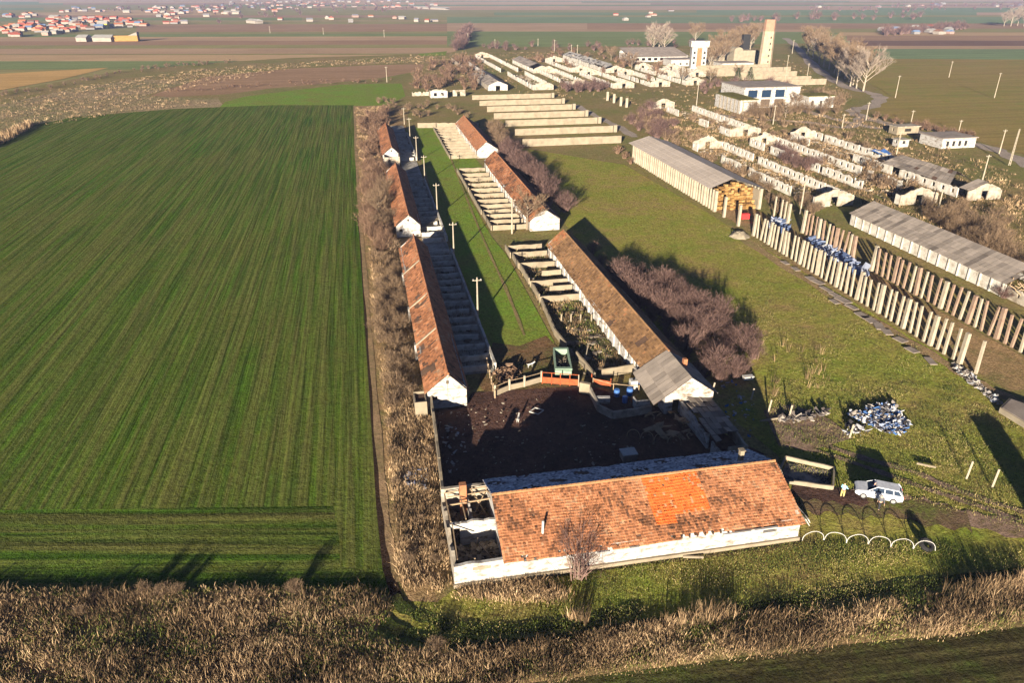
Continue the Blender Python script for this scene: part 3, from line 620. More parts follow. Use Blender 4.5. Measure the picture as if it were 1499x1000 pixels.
x, y = g(941, 600); a = MB(); a.box(x-.9, x+.9, y, y+.15, 0, 1.3); a.box(x-.9, x-.75, y+.15, y+1.2, 0, 1.3); tag(a.build('white_partition', M['white'], org=(x, y, 0)), 'white corner partition under the sheet roof', 'wall')
# green trailer
tr = thing('farm_trailer', 'pale green open-topped farm trailer between the pens and the orange gate', 'trailer', (*g(826, 556), 0))
c = [g(813, 548, .8), g(838, 548, .8), g(832, 516, .8), g(810, 516, .8)]
def inset(c, f):
    mx = sum(p[0] for p in c)/4; my = sum(p[1] for p in c)/4; return [(mx+(p[0]-mx)*f, my+(p[1]-my)*f) for p in c]
ci = inset(c, .82)
for i in range(4):
    j = (i+1) % 4; a = MB(); a.hexa([(*c[i], .6), (*c[j], .6), (*ci[j], .6), (*ci[i], .6), (*c[i], 1.6), (*c[j], 1.6), (*ci[j], 1.6), (*ci[i], 1.6)]); a.build('side_board', M['green'], tr)
a = MB(); a.hexa([(*p, .55) for p in ci]+[(*p, .75) for p in ci]); a.build('floor', M['wood_dark'], tr)
for k in range(4):
    x, y = c[k]; a = MB(); s_ = 1 if k in (1, 2) else -1; yy = y+(.7 if k < 2 else -.7); a.beam((x-s_*.25, yy, .38), (x-s_*.02, yy, .38), .38, n=14); a.build('wheel', M['black'], tr)
a = MB(); r_ = random.Random(8); mx = sum(p[0] for p in c)/4; my = sum(p[1] for p in c)/4
for i in range(25):
    x, y = mx+r_.uniform(-.8, .8), my+r_.uniform(-1.2, 1.2); a.beam((x, y, .8), (x+r_.uniform(-.6, .6), y+r_.uniform(-.6, .6), 1.25), .06, t=r_.random())
a.build('scrap_load', M['rubble'], tr)

# ------------------------------------------------------------------ silage clamp walls
for k, (y_, h, xa) in enumerate([(372, 2.0, 54), (353.5, 2.1, 50.2), (334, 2.2, 50.6), (316, 2.2, 51.0), (297, 2.3, 50.6), (279.5, 2.3, 51.8), (260.5, 2.3, 51.8), (240.5, 2.4, 50.3)]):
    names = ['farthest', 'second farthest', 'third farthest', 'fourth farthest', 'fourth nearest', 'third nearest', 'second nearest', 'nearest']
    if k == 0: continue
    a = MB(); xe = 88.5 if k != 7 else 84
    wall(a, 'x', y_, xa, 87.4 if k != 7 else 83.8, .5, 0, h, (), .12, k, 2.2)
    tag(a.build('clamp_wall', M['concrete_pale'], org=(xa, y_, 0)), names[k]+' of the long parallel pale concrete walls beyond the shed', 'concrete wall')
    if k != 7:
        a = MB(); a.box(87.7, 88.9, y_-.1, y_+.9, 0, h+.15); tag(a.build('end_block', M['concrete'], org=(88.3, y_, 0)), 'concrete block at the right end of the '+names[k]+' long wall', 'block')

# ------------------------------------------------------------------ the open shed on posts
SH = thing('open_shed', 'long flat-roofed shed on close concrete posts with a yellow straw-lined end', 'shed', (83.7, 156, 0))
PX = [78.1+0*i for i in range(2)]
def post_mesh(wd, dp, h, seed):
    a = MB(); r = random.Random(seed)
    a.hexa([(-wd/2, -dp/2, 0), (wd/2, -dp/2, 0), (wd/2, dp/2, 0), (-wd/2, dp/2, 0), (-wd/2*.94, -dp/2*.94, h), (wd/2*.94, -dp/2*.94, h+r.uniform(-.03, .03)), (wd/2*.94, dp/2*.94, h), (-wd/2*.94, dp/2*.94, h)])
    return a
pw = post_mesh(.5, .62, 4.8, 1).build('concrete_post', M['pole']); pt = post_mesh(.30, .36, 4.75, 2).build('concrete_post', M['pole'])
used = {}
def place(proto, x, y, label, cat, group, rz=0, z=0, tilt=(0, 0), sc=None, parent=None, name=None):
    if proto.name not in used and parent is None: o = proto; used[proto.name] = 1
    else: o = proto.copy(); COL.objects.link(o)
    o.location = (x, y, z); o.rotation_euler = (tilt[0], tilt[1], rz)
    if sc: o.scale = sc
    if parent is None: tag(o, label, cat, group)
    else:
        o.parent = parent
        for k_ in ('label', 'category', 'group'):
            if k_ in o: del o[k_]
    return o
M['pole_brown'] = stain_mat('rust_stained_concrete', (.24, .17, .125), (.15, .095, .07), .8)
pwb = post_mesh(.5, .62, 4.8, 3).build('concrete_post', M['pole_brown']); ptb = post_mesh(.30, .36, 4.7, 4).build('concrete_post', M['pole_brown'])
rp = random.Random(12)
yA = 72.1; kk = 0
def post_row(x, ys, wide_from, label_w, label_t, group, skip):
    y = ys[1]; n = 0
    while y >= ys[0]-.01:
        wide = n % 4 == 0
        if not skip(y, n):
            zone = ' near the shed end' if y > 124 else (' beside the blue plastic sheeting' if y > 101 else (' midway along the row' if y > 84 else ' at the near end'))
            o = place((pwb if wide else ptb) if x > 85 and (rp.random() < .75) else (pw if wide else pt), x+rp.gauss(0, .05), y+rp.gauss(0, .07), (label_w if wide else label_t)+zone, 'post', group, rp.gauss(0, .08), 0, (rp.gauss(0, .03), rp.gauss(0, .03)), (1, 1, rp.uniform(.96, 1.03)))
        y -= 1.487; n += 1
post_row(78.1, (72.0, 137.4), 0, 'thick pale concrete post in the front row', 'thin pale concrete post in the front row', 'front row of concrete posts', lambda y, n: n > 40 and n not in (42, 44))
post_row(89.15, (66.0, 137.4), 0, 'thick pale concrete post in the back row', 'thin concrete post in the back row', 'back row of concrete posts', lambda y, n: 13 <= n <= 15)
for k, (x, y) in enumerate([g(1060, 318), g(1081, 331)]):
    place(pw, x, y, 'free-standing concrete post in front of the straw-lined shed end', 'post', 'posts before the shed end', 0, 0)
for k, yy in enumerate([143.4, 145, 146.6, 149.4]):
    place(pt if k else pw, 89.15, yy, 'concrete post between the shed and the back post row', 'post', 'posts right of the shed end', 0)
# shed walls: posts as parts, boards between
y = 156.4; n = 0
while y < 213:
    for x in (78.1, 89.2):
        if n < 48: place(pw if n % 4 == 0 else pt, x-83.7, y-156, '', '', None, parent=SH, z=0, sc=(1.3, 1.15, 1.01))
    y += 1.487; n += 1
a = MB(); wall(a, 'y', 78.45, 156.2, 214, .12, 0, 2.6, (), .0, 3); wall(a, 'y', 78.45, 168, 196, .12, 2.6, 4.6, (), .6, 4, 1.5); a.build('lining_board', M['concrete_pale'], SH)
a = MB(); wall(a, 'y', 88.7, 156.2, 214, .12, 0, 4.5); wall(a, 'x', 213.5, 78.6, 88.7, .2, 0, 4.7); a.build('lining_board', M['concrete'], SH)
a = MB(); q_ = random.Random(31); gt_ = gable_top(78, 89.6, 83.7, 4.3, 6.1)
M['bale'] = tint_mat('straw_bales', [(0, (.08, .042, .015)), (.5, (.19, .105, .035)), (1, (.30, .19, .075))], .95, 2, .3)
for k in range(3):
    for i in range(12):
        for j in range(13):
            xx, zz = 79.0+i*.8+q_.uniform(-.1, .1), j*.46
            if zz+.4 > (gt_(xx+.4) if k == 2 else (2.1-.5*(1-k)+q_.uniform(-.5, .3))) or q_.random() < .07: continue
            yy = 157.0+k*.9+q_.uniform(-.25, .25); a.box(xx, xx+.76, yy, yy+.85, zz, zz+.43, 0, q_.random())
a.build('straw_stack', M['bale'], SH)
roof(SH, 'roof', (77.4, 156.6, 4.85), (77.4, 215.5, 4.85), (83.7, 157.8, 6.7), (83.7, 215.5, 6.7), M['shedroof'], 30, 4, lambda u, v, r: 2 if u < .03 and r.random() < .4 else 0, None, .0, 4, .04, True, .006)
roof(SH, 'roof', (90, 215.5, 4.85), (90, 155.4, 4.85), (83.7, 215.5, 6.7), (83.7, 157.8, 6.7), M['shedroof'], 30, 4, None, None, .0, 4, .04, True, .006)

# blue sheeting between the post rows
def crumple(name, label, poly, h, n, mat, cat, seed, kmax=.5, tfn=None, long=1.0):
    r = random.Random(seed); P = [g(*p) for p in poly]; xs = [p[0] for p in P]; ys = [p[1] for p in P]; a = MB(); c = 0; tries = 0
    def inside(x, y):
        k = False
        for i in range(len(P)):
            (x1, y1), (x2, y2) = P[i], P[i-1]
            if (y1 > y) != (y2 > y) and x < (x2-x1)*(y-y1)/(y2-y1)+x1: k = not k
        return k
    while c < n and tries < n*20:
        tries += 1; x, y = r.uniform(min(xs), max(xs)), r.uniform(min(ys), max(ys))
        if not inside(x, y): continue
        c += 1; q = .05+kmax*1.5*r.random()**2.6; an = r.random()*pi; z = r.uniform(0, h); ca, sa = cos(an), sin(an)
        pts = [(-q*long, -q*.5), (q*long, -q*.4), (q*.8*long, q*.5), (-q*.7*long, q*.45)]
        t0, t1 = r.uniform(-.9, .9), r.uniform(-.9, .9)
        V = [(x+u*ca-v*sa, y+u*sa+v*ca, max(.03, z+u*t0+v*t1)) for u, v in pts]
        a.hexa(V+[(vx, vy, vz+.03+q*.15) for vx, vy, vz in V], 0, r.random() if not tfn else tfn(r))
    x0, y0 = sum(xs)/len(xs), sum(ys)/len(ys)
    return tag(a.build(name, mat, org=(x0, y0, 0)), label, cat)
crumple('plastic_sheeting', 'blue and white plastic sheeting heaped between the two post rows', [(1180, 353), (1196, 350), (1245, 378), (1272, 402), (1258, 405), (1215, 380)], .15, 420, M['tarp'], 'plastic sheeting', 3, .8)
crumple('plastic_sheeting', 'light blue plastic scraps at the far end of the front post row', [(1120, 328), (1140, 320), (1160, 335), (1150, 342), (1125, 336)], .4, 160, M['tarp'], 'plastic sheeting', 4, .8)
crumple('rubbish_heap', 'large blue and white rubbish heap on the meadow', [(1242, 604), (1262, 606), (1275, 593), (1310, 594), (1322, 612), (1334, 622), (1318, 638), (1296, 634), (1270, 622), (1248, 612)], .22, 1300, M['rub'], 'rubbish heap', 5, .28, lambda r: r.choice([0, .05, .1, .3, .45, .5, .5, .52, .6, .68, .7, .85, .97]))
crumple('rubbish_heap', 'thin pale scatter of rubbish below the last posts', [(1395, 532), (1420, 545), (1450, 575), (1470, 590), (1462, 596), (1430, 570), (1400, 548)], .1, 260, M['rub'], 'rubbish heap', 6, .25, lambda r: r.choice([.85, .3, .8, .68]))
crumple('rubbish_heap', 'small pile of colourful rubbish in the dry weeds left of the yard', [(590, 700), (600, 690), (628, 690), (625, 722), (600, 722)], .3, 260, M['rub'], 'rubbish heap', 7, .22)
crumple('rubbish_heap', 'dark rubbish and branches beside the short leaning posts', [(1205, 600), (1215, 606), (1180, 618), (1145, 622), (1142, 614), (1180, 606)], .35, 120, M['rub'], 'rubbish heap', 8, .3, lambda r: r.choice([.1, .2, .3, .85]))
crumple('rubbish_heap', 'black bags and wire below the big rubbish heap', [(1240, 622), (1262, 624), (1272, 634), (1258, 640), (1232, 636)], .4, 60, M['rub'], 'rubbish heap', 9, .35, lambda r: r.choice([.05, .02, .3, .7]))
crumple('rubbish_heap', 'scattered litter in the shadow beside the annex', [(1050, 560), (1080, 545), (1110, 600), (1100, 650), (1070, 640), (1062, 600)], .05, 60, M['rub'], 'rubbish heap', 10, .2, lambda r: r.choice([.7, .8, .5]))
crumple('rubbish_heap', 'scattered litter in the shadow by the left wall of the yard', [(642, 600), (690, 605), (680, 680), (655, 700)], .05, 50, M['rub'], 'rubbish heap', 11, .2, lambda r: r.choice([.7, .8, .9]))
crumple('scrap_heap', 'orange brown scrap heap in the muddy corner beyond the fence', [(722, 545), (745, 538), (765, 548), (750, 562), (728, 562)], .5, 160, M['twig_rust'], 'scrap heap', 12, .35)
# concrete slabs beside the post track
rs = random.Random(77)
for k, (px_, py_) in enumerate([(1188, 408), (1199, 414), (1210, 424), (1222, 432), (1222, 442), (1235, 440), (1247, 450), (1262, 462), (1273, 468), (1287, 478), (1300, 487), (1318, 498), (1335, 513), (1362, 529), (1150, 385), (1165, 394)]):
    x, y = g(px_, py_); a = MB(); w_, l_ = rs.uniform(.5, .85), rs.uniform(.9, 1.4); an = rs.gauss(0, .12)
    pts = [(-w_, -l_), (w_*rs.uniform(.7, 1), -l_), (w_, l_*rs.uniform(.6, 1)), (-w_*rs.uniform(.7, 1), l_)]
    V = [(x+u*cos(an)-v*sin(an), y+u*sin(an)+v*cos(an), .02) for u, v in pts]; a.hexa(V+[(p[0], p[1], .13) for p in V])
    tag(a.build('concrete_slab', M['slate'], org=(x, y, 0)), 'broken grey concrete slab in the grass beside the front post row', 'slab', 'broken slabs beside the front post row')

# ------------------------------------------------------------------ the white barn with grey sheet roof
NB = thing('white_walled_barn', 'long white barn with a grey corrugated roof behind the back post row', 'barn', (107.7, 92, 0))
a = MB(); wall(a, 'y', 102.7, 98.0, 140.8, .3, 0, 2.45); a.build('side_wall', M['ruin_white'], NB)
for i in range(17):
    yy = 98.2+i*2.55; a = MB(); a.box(102.5, 102.7, yy, yy+.25, 0, 2.35)
    if i < 17: a.build('pilaster', M['ruin_white'], NB)
a = MB(); wall(a, 'x', 140.8, 102.7, 112.7, .3, 0, gable_top(102.7, 112.7, 107.7, 2.5, 4.7)); wall(a, 'y', 112.4, 93, 140.8, .3, 0, 2.45); a.build('gable_wall', M['white'], NB)
roof(NB, 'roof', (102.3, 97.5, 2.5), (102.3, 141.4, 2.5), (107.7, 97.8, 4.9), (107.7, 141.4, 4.9), M['sheet'], 40, 4, lambda u, v, r: 1 if abs(u-.45) < .012 and v < .25 else (2 if u < .03 and r.random() < .4 else 0), lambda u, v, r: .55+r.gauss(0, .1)-(.3 if int(u*40) % 4 == 0 else 0), .05, 5, .07, True, .02)
roof(NB, 'roof', (113.1, 141.4, 2.5), (113.1, 97.5, 2.5), (107.7, 141.4, 4.9), (107.7, 97.8, 4.9), M['sheet'], 40, 4, None, lambda u, v, r: .5+r.gauss(0, .1), .05, 6, .07, True, .02)
a = MB()
for i in range(14):
    x, y = rs.uniform(103.5, 110), rs.uniform(94, 98.5); a.beam((x, y, rs.uniform(.3, 1.5)), (x+rs.uniform(-2, 2), y+rs.uniform(-2, 2), rs.uniform(1, 3.5)), .09)
a.build('broken_rafters', M['wood'], NB)
a = MB(); wall(a, 'y', 103.0, 76.0, 97.8, .3, 0, 2.1, windows(77, 97, 6, .5, .9, 1.6), .8, 12); tag(a.build('ruined_wall', M['white_old'], org=(103, 76, 0)), 'crumbling white wall continuing from the grey-roofed barn', 'wall')

# ------------------------------------------------------------------ roofless ruins
def ruin(label, x0, x1, y0, y1, seed, h=2.5, rh=4.4, near=True, far=True, nleft=None, nright=None, ragl=.4, ragr=.45, mat='ruin_white', lcut=(), rcut=(), door=True, cat='ruin', debris=True, wx=.55):
    t = thing('roofless_barn', label, cat, ((x0+x1)/2, y0, 0)); xm = (x0+x1)/2; r = random.Random(seed)
    nl = nleft if nleft is not None else int((y1-y0)/2.4); nr = nright if nright is not None else int((y1-y0)/2.4)
    def side(c, n, cuts, rag, s_):
        q_ = random.Random(s_*3+1); cuts = list(cuts)
        for _ in range(int((y1-y0)/(18 if y0 > 380 else 60))):
            u_ = q_.uniform(y0+4, y1-6); cuts.append((u_, u_+q_.uniform(.8, 3.2)))
        segs = []; cur = y0+.3
        for (ca, cb) in sorted(cuts):
            if ca > cur: segs.append((cur, ca))
            cur = max(cur, cb)
        if cur < y1-.3: segs.append((cur, y1-.3))
        W = windows(y0, y1, n, 1.05, .85, 1.85) if n else ()
        for (q, w_) in segs:
            if w_-q < .5: continue
            a = MB(); wall(a, 'y', c, q, w_, .28, 0, h, [o for o in W if o[0] > q+.2 and o[1] < w_-.2], rag*(2 if y0 > 380 else 1), s_+int(q), 1.6); a.build('side_wall', M[mat], t)
    side(x0, nl, lcut, ragl, seed); side(x1-.28, nr, rcut, ragr, seed+1)
    if near:
        a = MB(); wall(a, 'x', y0, x0, x1, .3, 0, gable_top(x0, x1, xm, h, rh), [(xm-.9, xm+.9, 0, 2.3)] if door else (), .5, seed, .8); a.build('gable_wall', M['white_old'], t)
    if far:
        a = MB(); wall(a, 'x', y1-.3, x0, x1, .3, 0, gable_top(x0, x1, xm, h, rh), [(xm-.8, xm+.8, 0, 2.2)] if door else (), .8, seed+3, .8); a.build('gable_wall', M['white_old'], t)
    if debris:
        a = MB()
        for i in range(int((y1-y0)*4)):
            x, y = r.uniform(x0+.6, x1-.6), r.uniform(y0+1, y1-1); q = r.uniform(.15, .6)
            a.hexa([(x-q, y-q, 0), (x+q, y-q*.7, 0), (x+q*.8, y+q, 0), (x-q, y+q*.7, 0), (x-q*.5, y-q*.5, q*.7), (x+q*.5, y-q*.4, q*.5), (x+q*.4, y+q*.5, q*.6), (x-q*.5, y+q*.4, q*.4)], 0, r.random())
        a.build('rubble', M['rubble'], t)['kind'] = 'stuff'
    return t
ruin('roofless ruin with a row of square window holes behind the back post row', 102.6, 112.8, 155.2, 226, 201, nleft=26, nright=28, lcut=((156, 166), (188, 193), (205, 222)))
ruin('roofless ruin with an orange-brown inner wall left of the patched grey roof', 123.6, 133.6, 153, 228.5, 203, nleft=26, nright=26, lcut=((155, 168), (192, 202), (215, 219)), rcut=((156, 166), (180, 183)), ragl=.7)
ruin('roofless ruin with a white hut gable below the flat-roofed building', 124.2, 135.8, 244, 303, 205, nleft=10, nright=18, lcut=((252, 262), (270, 290)), far=False)
G1 = ruin('ruined barn with a patched grey roof and blue tarpaulin at the far right', 142.2, 151.6, 153.5, 236, 207, nleft=24, nright=24, lcut=((154, 157), (200, 224)), rcut=((159, 172),))
roof(G1, 'roof', (141.8, 159.5, 2.6), (141.8, 186.5, 2.6), (147, 164, 4.7), (147, 185.5, 4.6), M['sheet'], 16, 4, lambda u, v, r: 1 if r.random() < .06 else 0, lambda u, v, r: .45+r.gauss(0, .16), .15, 33, .08, True, .05)
roof(G1, 'roof', (152, 186.5, 2.6), (152, 166, 2.6), (147, 185.5, 4.6), (147, 164, 4.7), M['sheet'], 14, 4, None, None, .15, 34, .08, True, .05)
roof(G1, 'roof', (142.2, 153.3, 2.6), (142.2, 156.8, 2.6), (146.9, 153.2, 4.5), (146.9, 156.8, 4.5), M['sheet'], 3, 3, None, None, .02, 35)
a = MB(); xx, yy = g(1288, 233)
for i in range(5):
    for j in range(4): a.quad(*[(xx-2+u*1.0, yy-2.4+v*1.3, 1.9+.25*sin(u*2+v)+.1*v) for u, v in ((i, j), (i+1, j), (i+1, j+1), (i, j+1))], 0, .15)
a.build('tarpaulin', M['bluew'], G1)
ruin('small white roofless hut standing alone in the brown scrub', 121, 131, 310.5, 316, 209, h=2.6, rh=4.5, far=False, nleft=0, nright=0)
# centre ruins, 21 m apart
H1 = thing('white_hut', 'white gabled hut with a dark doorway behind the farthest long wall', 'hut', (67.7, 384.6, 0))
a = MB(); wall(a, 'x', 384.6, 62.8, 72.6, .3, 0, gable_top(62.8, 72.6, 67.7, 2.6, 4.6), [(66.6, 68.8, 0, 2.3)], step=.8); a.build('gable_wall', M['white'], H1)
a = MB(); wall(a, 'y', 62.8, 384.9, 446, .3, 0, 2.5, (), .5, 3, 2); wall(a, 'y', 72.3, 384.9, 470, .3, 0, 2.5, windows(390, 468, 20), .3, 4, 2); a.build('side_wall', M['white_old'], H1)
roof(H1, 'roof', (62.5, 384.4, 2.55), (62.5, 446, 2.55), (67.7, 384.4, 4.75), (67.7, 446, 4.7), M['sheet'], 24, 4, lambda u, v, r: 2 if u > .5 and r.random() < .5 else 0, None, .1, 61, .08)
roof(H1, 'roof', (72.9, 446, 2.55), (72.9, 384.4, 2.55), (67.7, 446, 4.7), (67.7, 384.4, 4.75), M['sheet'], 24, 4, None, None, .1, 62, .08)
a = MB(); wall(a, 'y', 64, 497, 549, .3, 0, 2.4, (), .6, 5, 2); tag(a.build('ruined_wall', M['white_old'], org=(64, 497, 0)), 'left of two thin white walls among the far bushes', 'wall')
a = MB(); wall(a, 'y', 71.8, 448, 549, .3, 0, 2.4, windows(450, 548, 24), .4, 6, 2); tag(a.build('ruined_wall', M['white'], org=(71.8, 448, 0)), 'right of two thin white walls among the far bushes', 'wall')
ruin('roofless white ruin right of the white gabled hut', 85.3, 95.9, 383, 453, 211, door=False, nleft=8, nright=20, far=False)
ruin('farther roofless white ruin with low broken side walls', 84.5, 95.5, 471, 577, 213, nleft=12, nright=24, near=False, debris=False)
ruin('roofless ruin with brown bushes inside its white walls', 106.5, 117, 390.5, 461, 215, nleft=12, nright=14, lcut=((400, 412),))
C4 = ruin('grey-roofed white barn at the far end of the ruin rows', 103, 113.5, 462, 528, 217, nleft=10, nright=10, debris=False)
roof(C4, 'roof', (102.7, 474, 2.55), (102.7, 528.3, 2.55), (108.2, 474, 4.6), (108.2, 528.3, 4.6), M['sheet'], 20, 4, None, None, .1, 63, .08)
roof(C4, 'roof', (113.8, 528.3, 2.55), (113.8, 474, 2.55), (108.2, 528.3, 4.6), (108.2, 474, 4.6), M['sheet'], 20, 4, None, None, .1, 64, .08)
ruin('long roofless ruin with a tall white cross wall', 127, 138.3, 382, 446, 219, nleft=12, nright=20, debris=False)
ruin('roofless ruin whose thin white walls stretch to the far scrub', 126.2, 139, 462, 530, 221, nleft=12, nright=20, debris=False)
ruin('roofless white ruin behind the four short posts', 147.8, 158.6, 384, 440, 223, nleft=8, nright=16, debris=False)
W6 = ruin('bright white barn with a broken white roof in the far rows', 146.5, 158, 455, 560, 225, nleft=0, nright=10, debris=False)
roof(W6, 'roof', (146.2, 458, 2.6), (146.2, 560, 2.6), (152, 458, 4.6), (152, 560, 4.6), M['white'], 34, 4, lambda u, v, r: 2 if r.random() < .2 else 0, None, .15, 65, .1, True, .12)
ruin('white ruin right of the bright white barn', 168.5, 179, 387, 428, 227, nleft=6, nright=8, debris=False)
ruin('white gabled ruin with a doorway near the grey shed', 170.3, 181, 437, 472, 229, nleft=6, nright=8, debris=False)
ruin('low white ruin below the water tower', 186, 197, 425, 465, 231, nleft=4, nright=6, debris=False)
GS = thing('long_grey_shed', 'wide grey-roofed shed left of the water tower', 'shed', (205, 520, 0))
a = MB(); wall(a, 'x', 520, 186, 226, .4, 0, 3.5, [(q, q+2.5, 1, 2.6) for q in np.arange(188, 224, 4.4)]); wall(a, 'x', 549.6, 186, 226, .4, 0, 5.5); wall(a, 'y', 186, 520.4, 549.6, .4, 0, 4); wall(a, 'y', 225.6, 520.4, 549.6, .4, 0, 4); a.build('walls', M['white'], GS)
roof(GS, 'roof', (185, 519, 3.4), (227, 519, 3.4), (185, 550, 7.5), (227, 550, 7.5), M['slate'], 16, 8, None, None, .1, 66, .08)
LR = thing('ruined_house', 'small white ruined house with two arched openings left of the long walls', 'house', (36, 363.5, 0))
a = MB(); wall(a, 'x', 363.5, 32, 40, .3, 0, 3.2, [(33.6, 35.0, .8, 2.2), (36.8, 38.2, .8, 2.2)], .3, 3, .8); a.build('front_wall', M['white'], LR)
a = MB(); wall(a, 'y', 32, 363.8, 371, .3, 0, 3, (), .6, 4); wall(a, 'y', 39.7, 363.8, 371, .3, 0, 3, (), .6, 5); wall(a, 'x', 371, 32, 40, .3, 0, 3, (), .8, 6); wall(a, 'x', 368, 43, 49, .3, 0, 2.8, [(45, 46.5, 0, 2)], .5, 7, .8); wall(a, 'x', 372, 24, 32, .3, 0, 2, (), .9, 8, .8); a.build('broken_wall', M['white_old'], LR)

# ------------------------------------------------------------------ water tower, chimney, works
WT = thing('water_tower', 'blocky white tower with a wider top and an orange brick strip', 'tower', (210, 466, 0), radians(-14))
def at0(mb, name, mat, par):   # parts modelled about the parent's own origin
    me_parent_loc = par.location.copy(); par.location = (0, 0, 0); o = mb.build(name, mat, par); par.location = me_parent_loc; return o
a = MB(); a.box(-4.6, 4.6, 0, 7, 0, 13); at0(a, 'shaft', M['white'], WT)
a = MB(); a.box(-5.6, 5.6, -.8, 7.8, 13, 16.2); a.box(-5.8, 5.8, -1, 8, 16.2, 16.6); at0(a, 'tank', M['white'], WT)
a = MB(); a.box(-1.4, 1.6, -.12, -.003, 1.5, 12.5); at0(a, 'brick_strip', M['brick'], WT)
for zz in (3, 6, 9):
    a = MB(); a.box(2.6, 3.8, -.06, -.004, zz, zz+1.4); a.box(-3.6, -2.4, -.06, -.004, zz, zz+1.4); at0(a, 'window', M['dark'], WT)
CHM = thing('factory_chimney', 'tall pale chimney shaft with an orange brick top', 'chimney', (258, 471, 0))
a = MB(); a.beam((258, 471, 0), (258, 471, 21.5), 4.3, 0, 3.7, n=8); a.build('shaft', M['chimney'], CHM)
a = MB(); a.beam((258, 471, 21.5), (258, 471, 28.4), 3.75, 0, 3.5, n=8); a.build('brick_top', stain_mat('pale_brick', (.28, .165, .11), (.22, .13, .085), .5), CHM)
for k in range(5):
    a = MB(); a.box(257.3, 258, 466.6, 466.75, 3+k*3.6, 4.2+k*3.6); a.build('opening', M['dark'], CHM)
BH = thing('boiler_house', 'pale brick block with a round-topped end left of the chimney', 'building', (250, 487, 0))
a = MB(); a.box(244, 259, 487, 497, 0, 9); a.build('block', M['concrete'], BH)
a = MB()
for k in range(10):
    t0, t1 = pi*k/10, pi*(k+1)/10
    a.hexa([(247+3*cos(t0), 486.9, 9), (247+3*cos(t1), 486.9, 9), (247+3*cos(t1), 497, 9), (247+3*cos(t0), 497, 9), (247+3*cos(t0), 486.9, 9.01+2*sin(t0)), (247+3*cos(t1), 486.9, 9.01+2*sin(t1)), (247+3*cos(t1), 497, 9.01+2*sin(t1)), (247+3*cos(t0), 497, 9.01+2*sin(t0))])
a.build('round_top', M['concrete'], BH)
a = MB(); a.box(256, 261, 500, 503, 0, 18); tag(a.build('steel_bunker', M['dark'], org=(258, 500, 0)), 'black box standing behind the pale brick block', 'bunker')
def block(name, label, x0, x1, y0, y1, h, mat='white', rmat='slate', n=5, cat='building', eave=.4, wz=(1, 2), group=None):
    t = thing(name, label, cat, ((x0+x1)/2, y0, 0), 0, group); a = MB()
    W = [(x0+(x1-x0)*(i+.35)/n, x0+(x1-x0)*(i+.65)/n, wz[0], wz[1]) for i in range(n)] if n else ()
    wall(a, 'x', y0, x0, x1, .3, 0, h, W); wall(a, 'x', y1-.3, x0, x1, .3, 0, h)
    ny = max(1, int((y1-y0)/3.5)); wall(a, 'y', x0, y0+.3, y1-.3, .3, 0, h, windows(y0+.3, y1-.3, ny, .9, wz[0], wz[1]) if n else ()); wall(a, 'y', x1-.3, y0+.3, y1-.3, .3, 0, h)
    a.build('walls', M[mat], t)
    a = MB(); a.box(x0-eave, x1+eave, y0-eave, y1+eave, h, h+.25); a.build('roof', M[rmat], t)
    a = MB(); a.box(x0+.8, x1-.8, y0+.8, y1-.8, .02, h-.3); a.build('dark_interior', M['dark'], t)
    return t
block('low_works_building', 'long low white building in front of the water tower', 222, 243, 457, 470, 4, n=6)
block('low_works_building', 'flat white building with small windows left of the chimney base', 200, 222, 486, 500, 4, n=5)
block('low_works_building', 'small cream pavilion left of the pale brick block', 228, 240, 492, 500, 6, 'concrete_pale', n=3)
for k, (xa, xb, yy, h, lb) in enumerate([(199, 246, 443, 4.5, 'farthest'), (202, 250, 425, 4.5, 'second'), (206, 243, 406, 4, 'third'), (219, 243, 391, 3, 'fourth'), (221, 243.5, 377, 3, 'nearest')]):
    a = MB(); wall(a, 'x', yy, xa, xb, .6, 0, h, (), .2, 300+k, 2.5); tag(a.build('clamp_wall', M['concrete_pale'], org=(xa, yy, 0)), lb+' of the stepped pale walls below the chimney', 'concrete wall')
FC = block('flat_roofed_house', 'flat-roofed white block with a mossy roof and a big front window frame', 151, 158.5, 290.7, 314, 5.4, 'white', 'moss', n=0, cat='building')
a = MB()
for x0, x1, z0, z1 in ((152.0, 157.6, .5, 1.0), (152.0, 157.6, 4.5, 4.9), (152.0, 152.5, 1.0, 4.5), (157.1, 157.6, 1.0, 4.5)): a.box(x0, x1, 290.5, 290.69, z0, z1)
a.build('window_frame', M['concrete_pale'], FC)
a = MB()
for k in range(6): a.box(150.8, 150.99, 292+k*3.4, 292.5+k*3.4, 0, 5.3)
a.build('pilasters', M['concrete_pale'], FC)
F2 = block('tall_flat_roofed_hall', 'taller flat-roofed hall with three large glazed openings', 160, 186, 306, 328, 8.2, 'white', 'slate', n=0, cat='building')
for k in range(4):
    a = MB(); xx = 160.2+k*6.3; a.box(xx, xx+1.0, 305.6, 305.99, 0, 8.2); a.build('column', M['white'], F2)
for k in range(3):
    a = MB(); xx = 161.9+k*6.3; a.box(xx, xx+4.2, 305.9, 305.995, 4.2, 7.2); a.build('window', M['glass'], F2)
    a = MB(); a.box(xx, xx+4.2, 305.9, 305.995, .3, 3.4); a.build('lower_opening', M['wood_dark'], F2)
block('small_white_annex', 'small white annex with dark windows right of the glazed hall', 187, 199, 300, 310, 4.8, 'white', 'moss', n=3, wz=(1, 3))
SW = block('small_white_house', 'low white house with four windows beside the road at right', 181.3, 193.6, 211.5, 222, 3.1, 'white', 'slate', n=0)
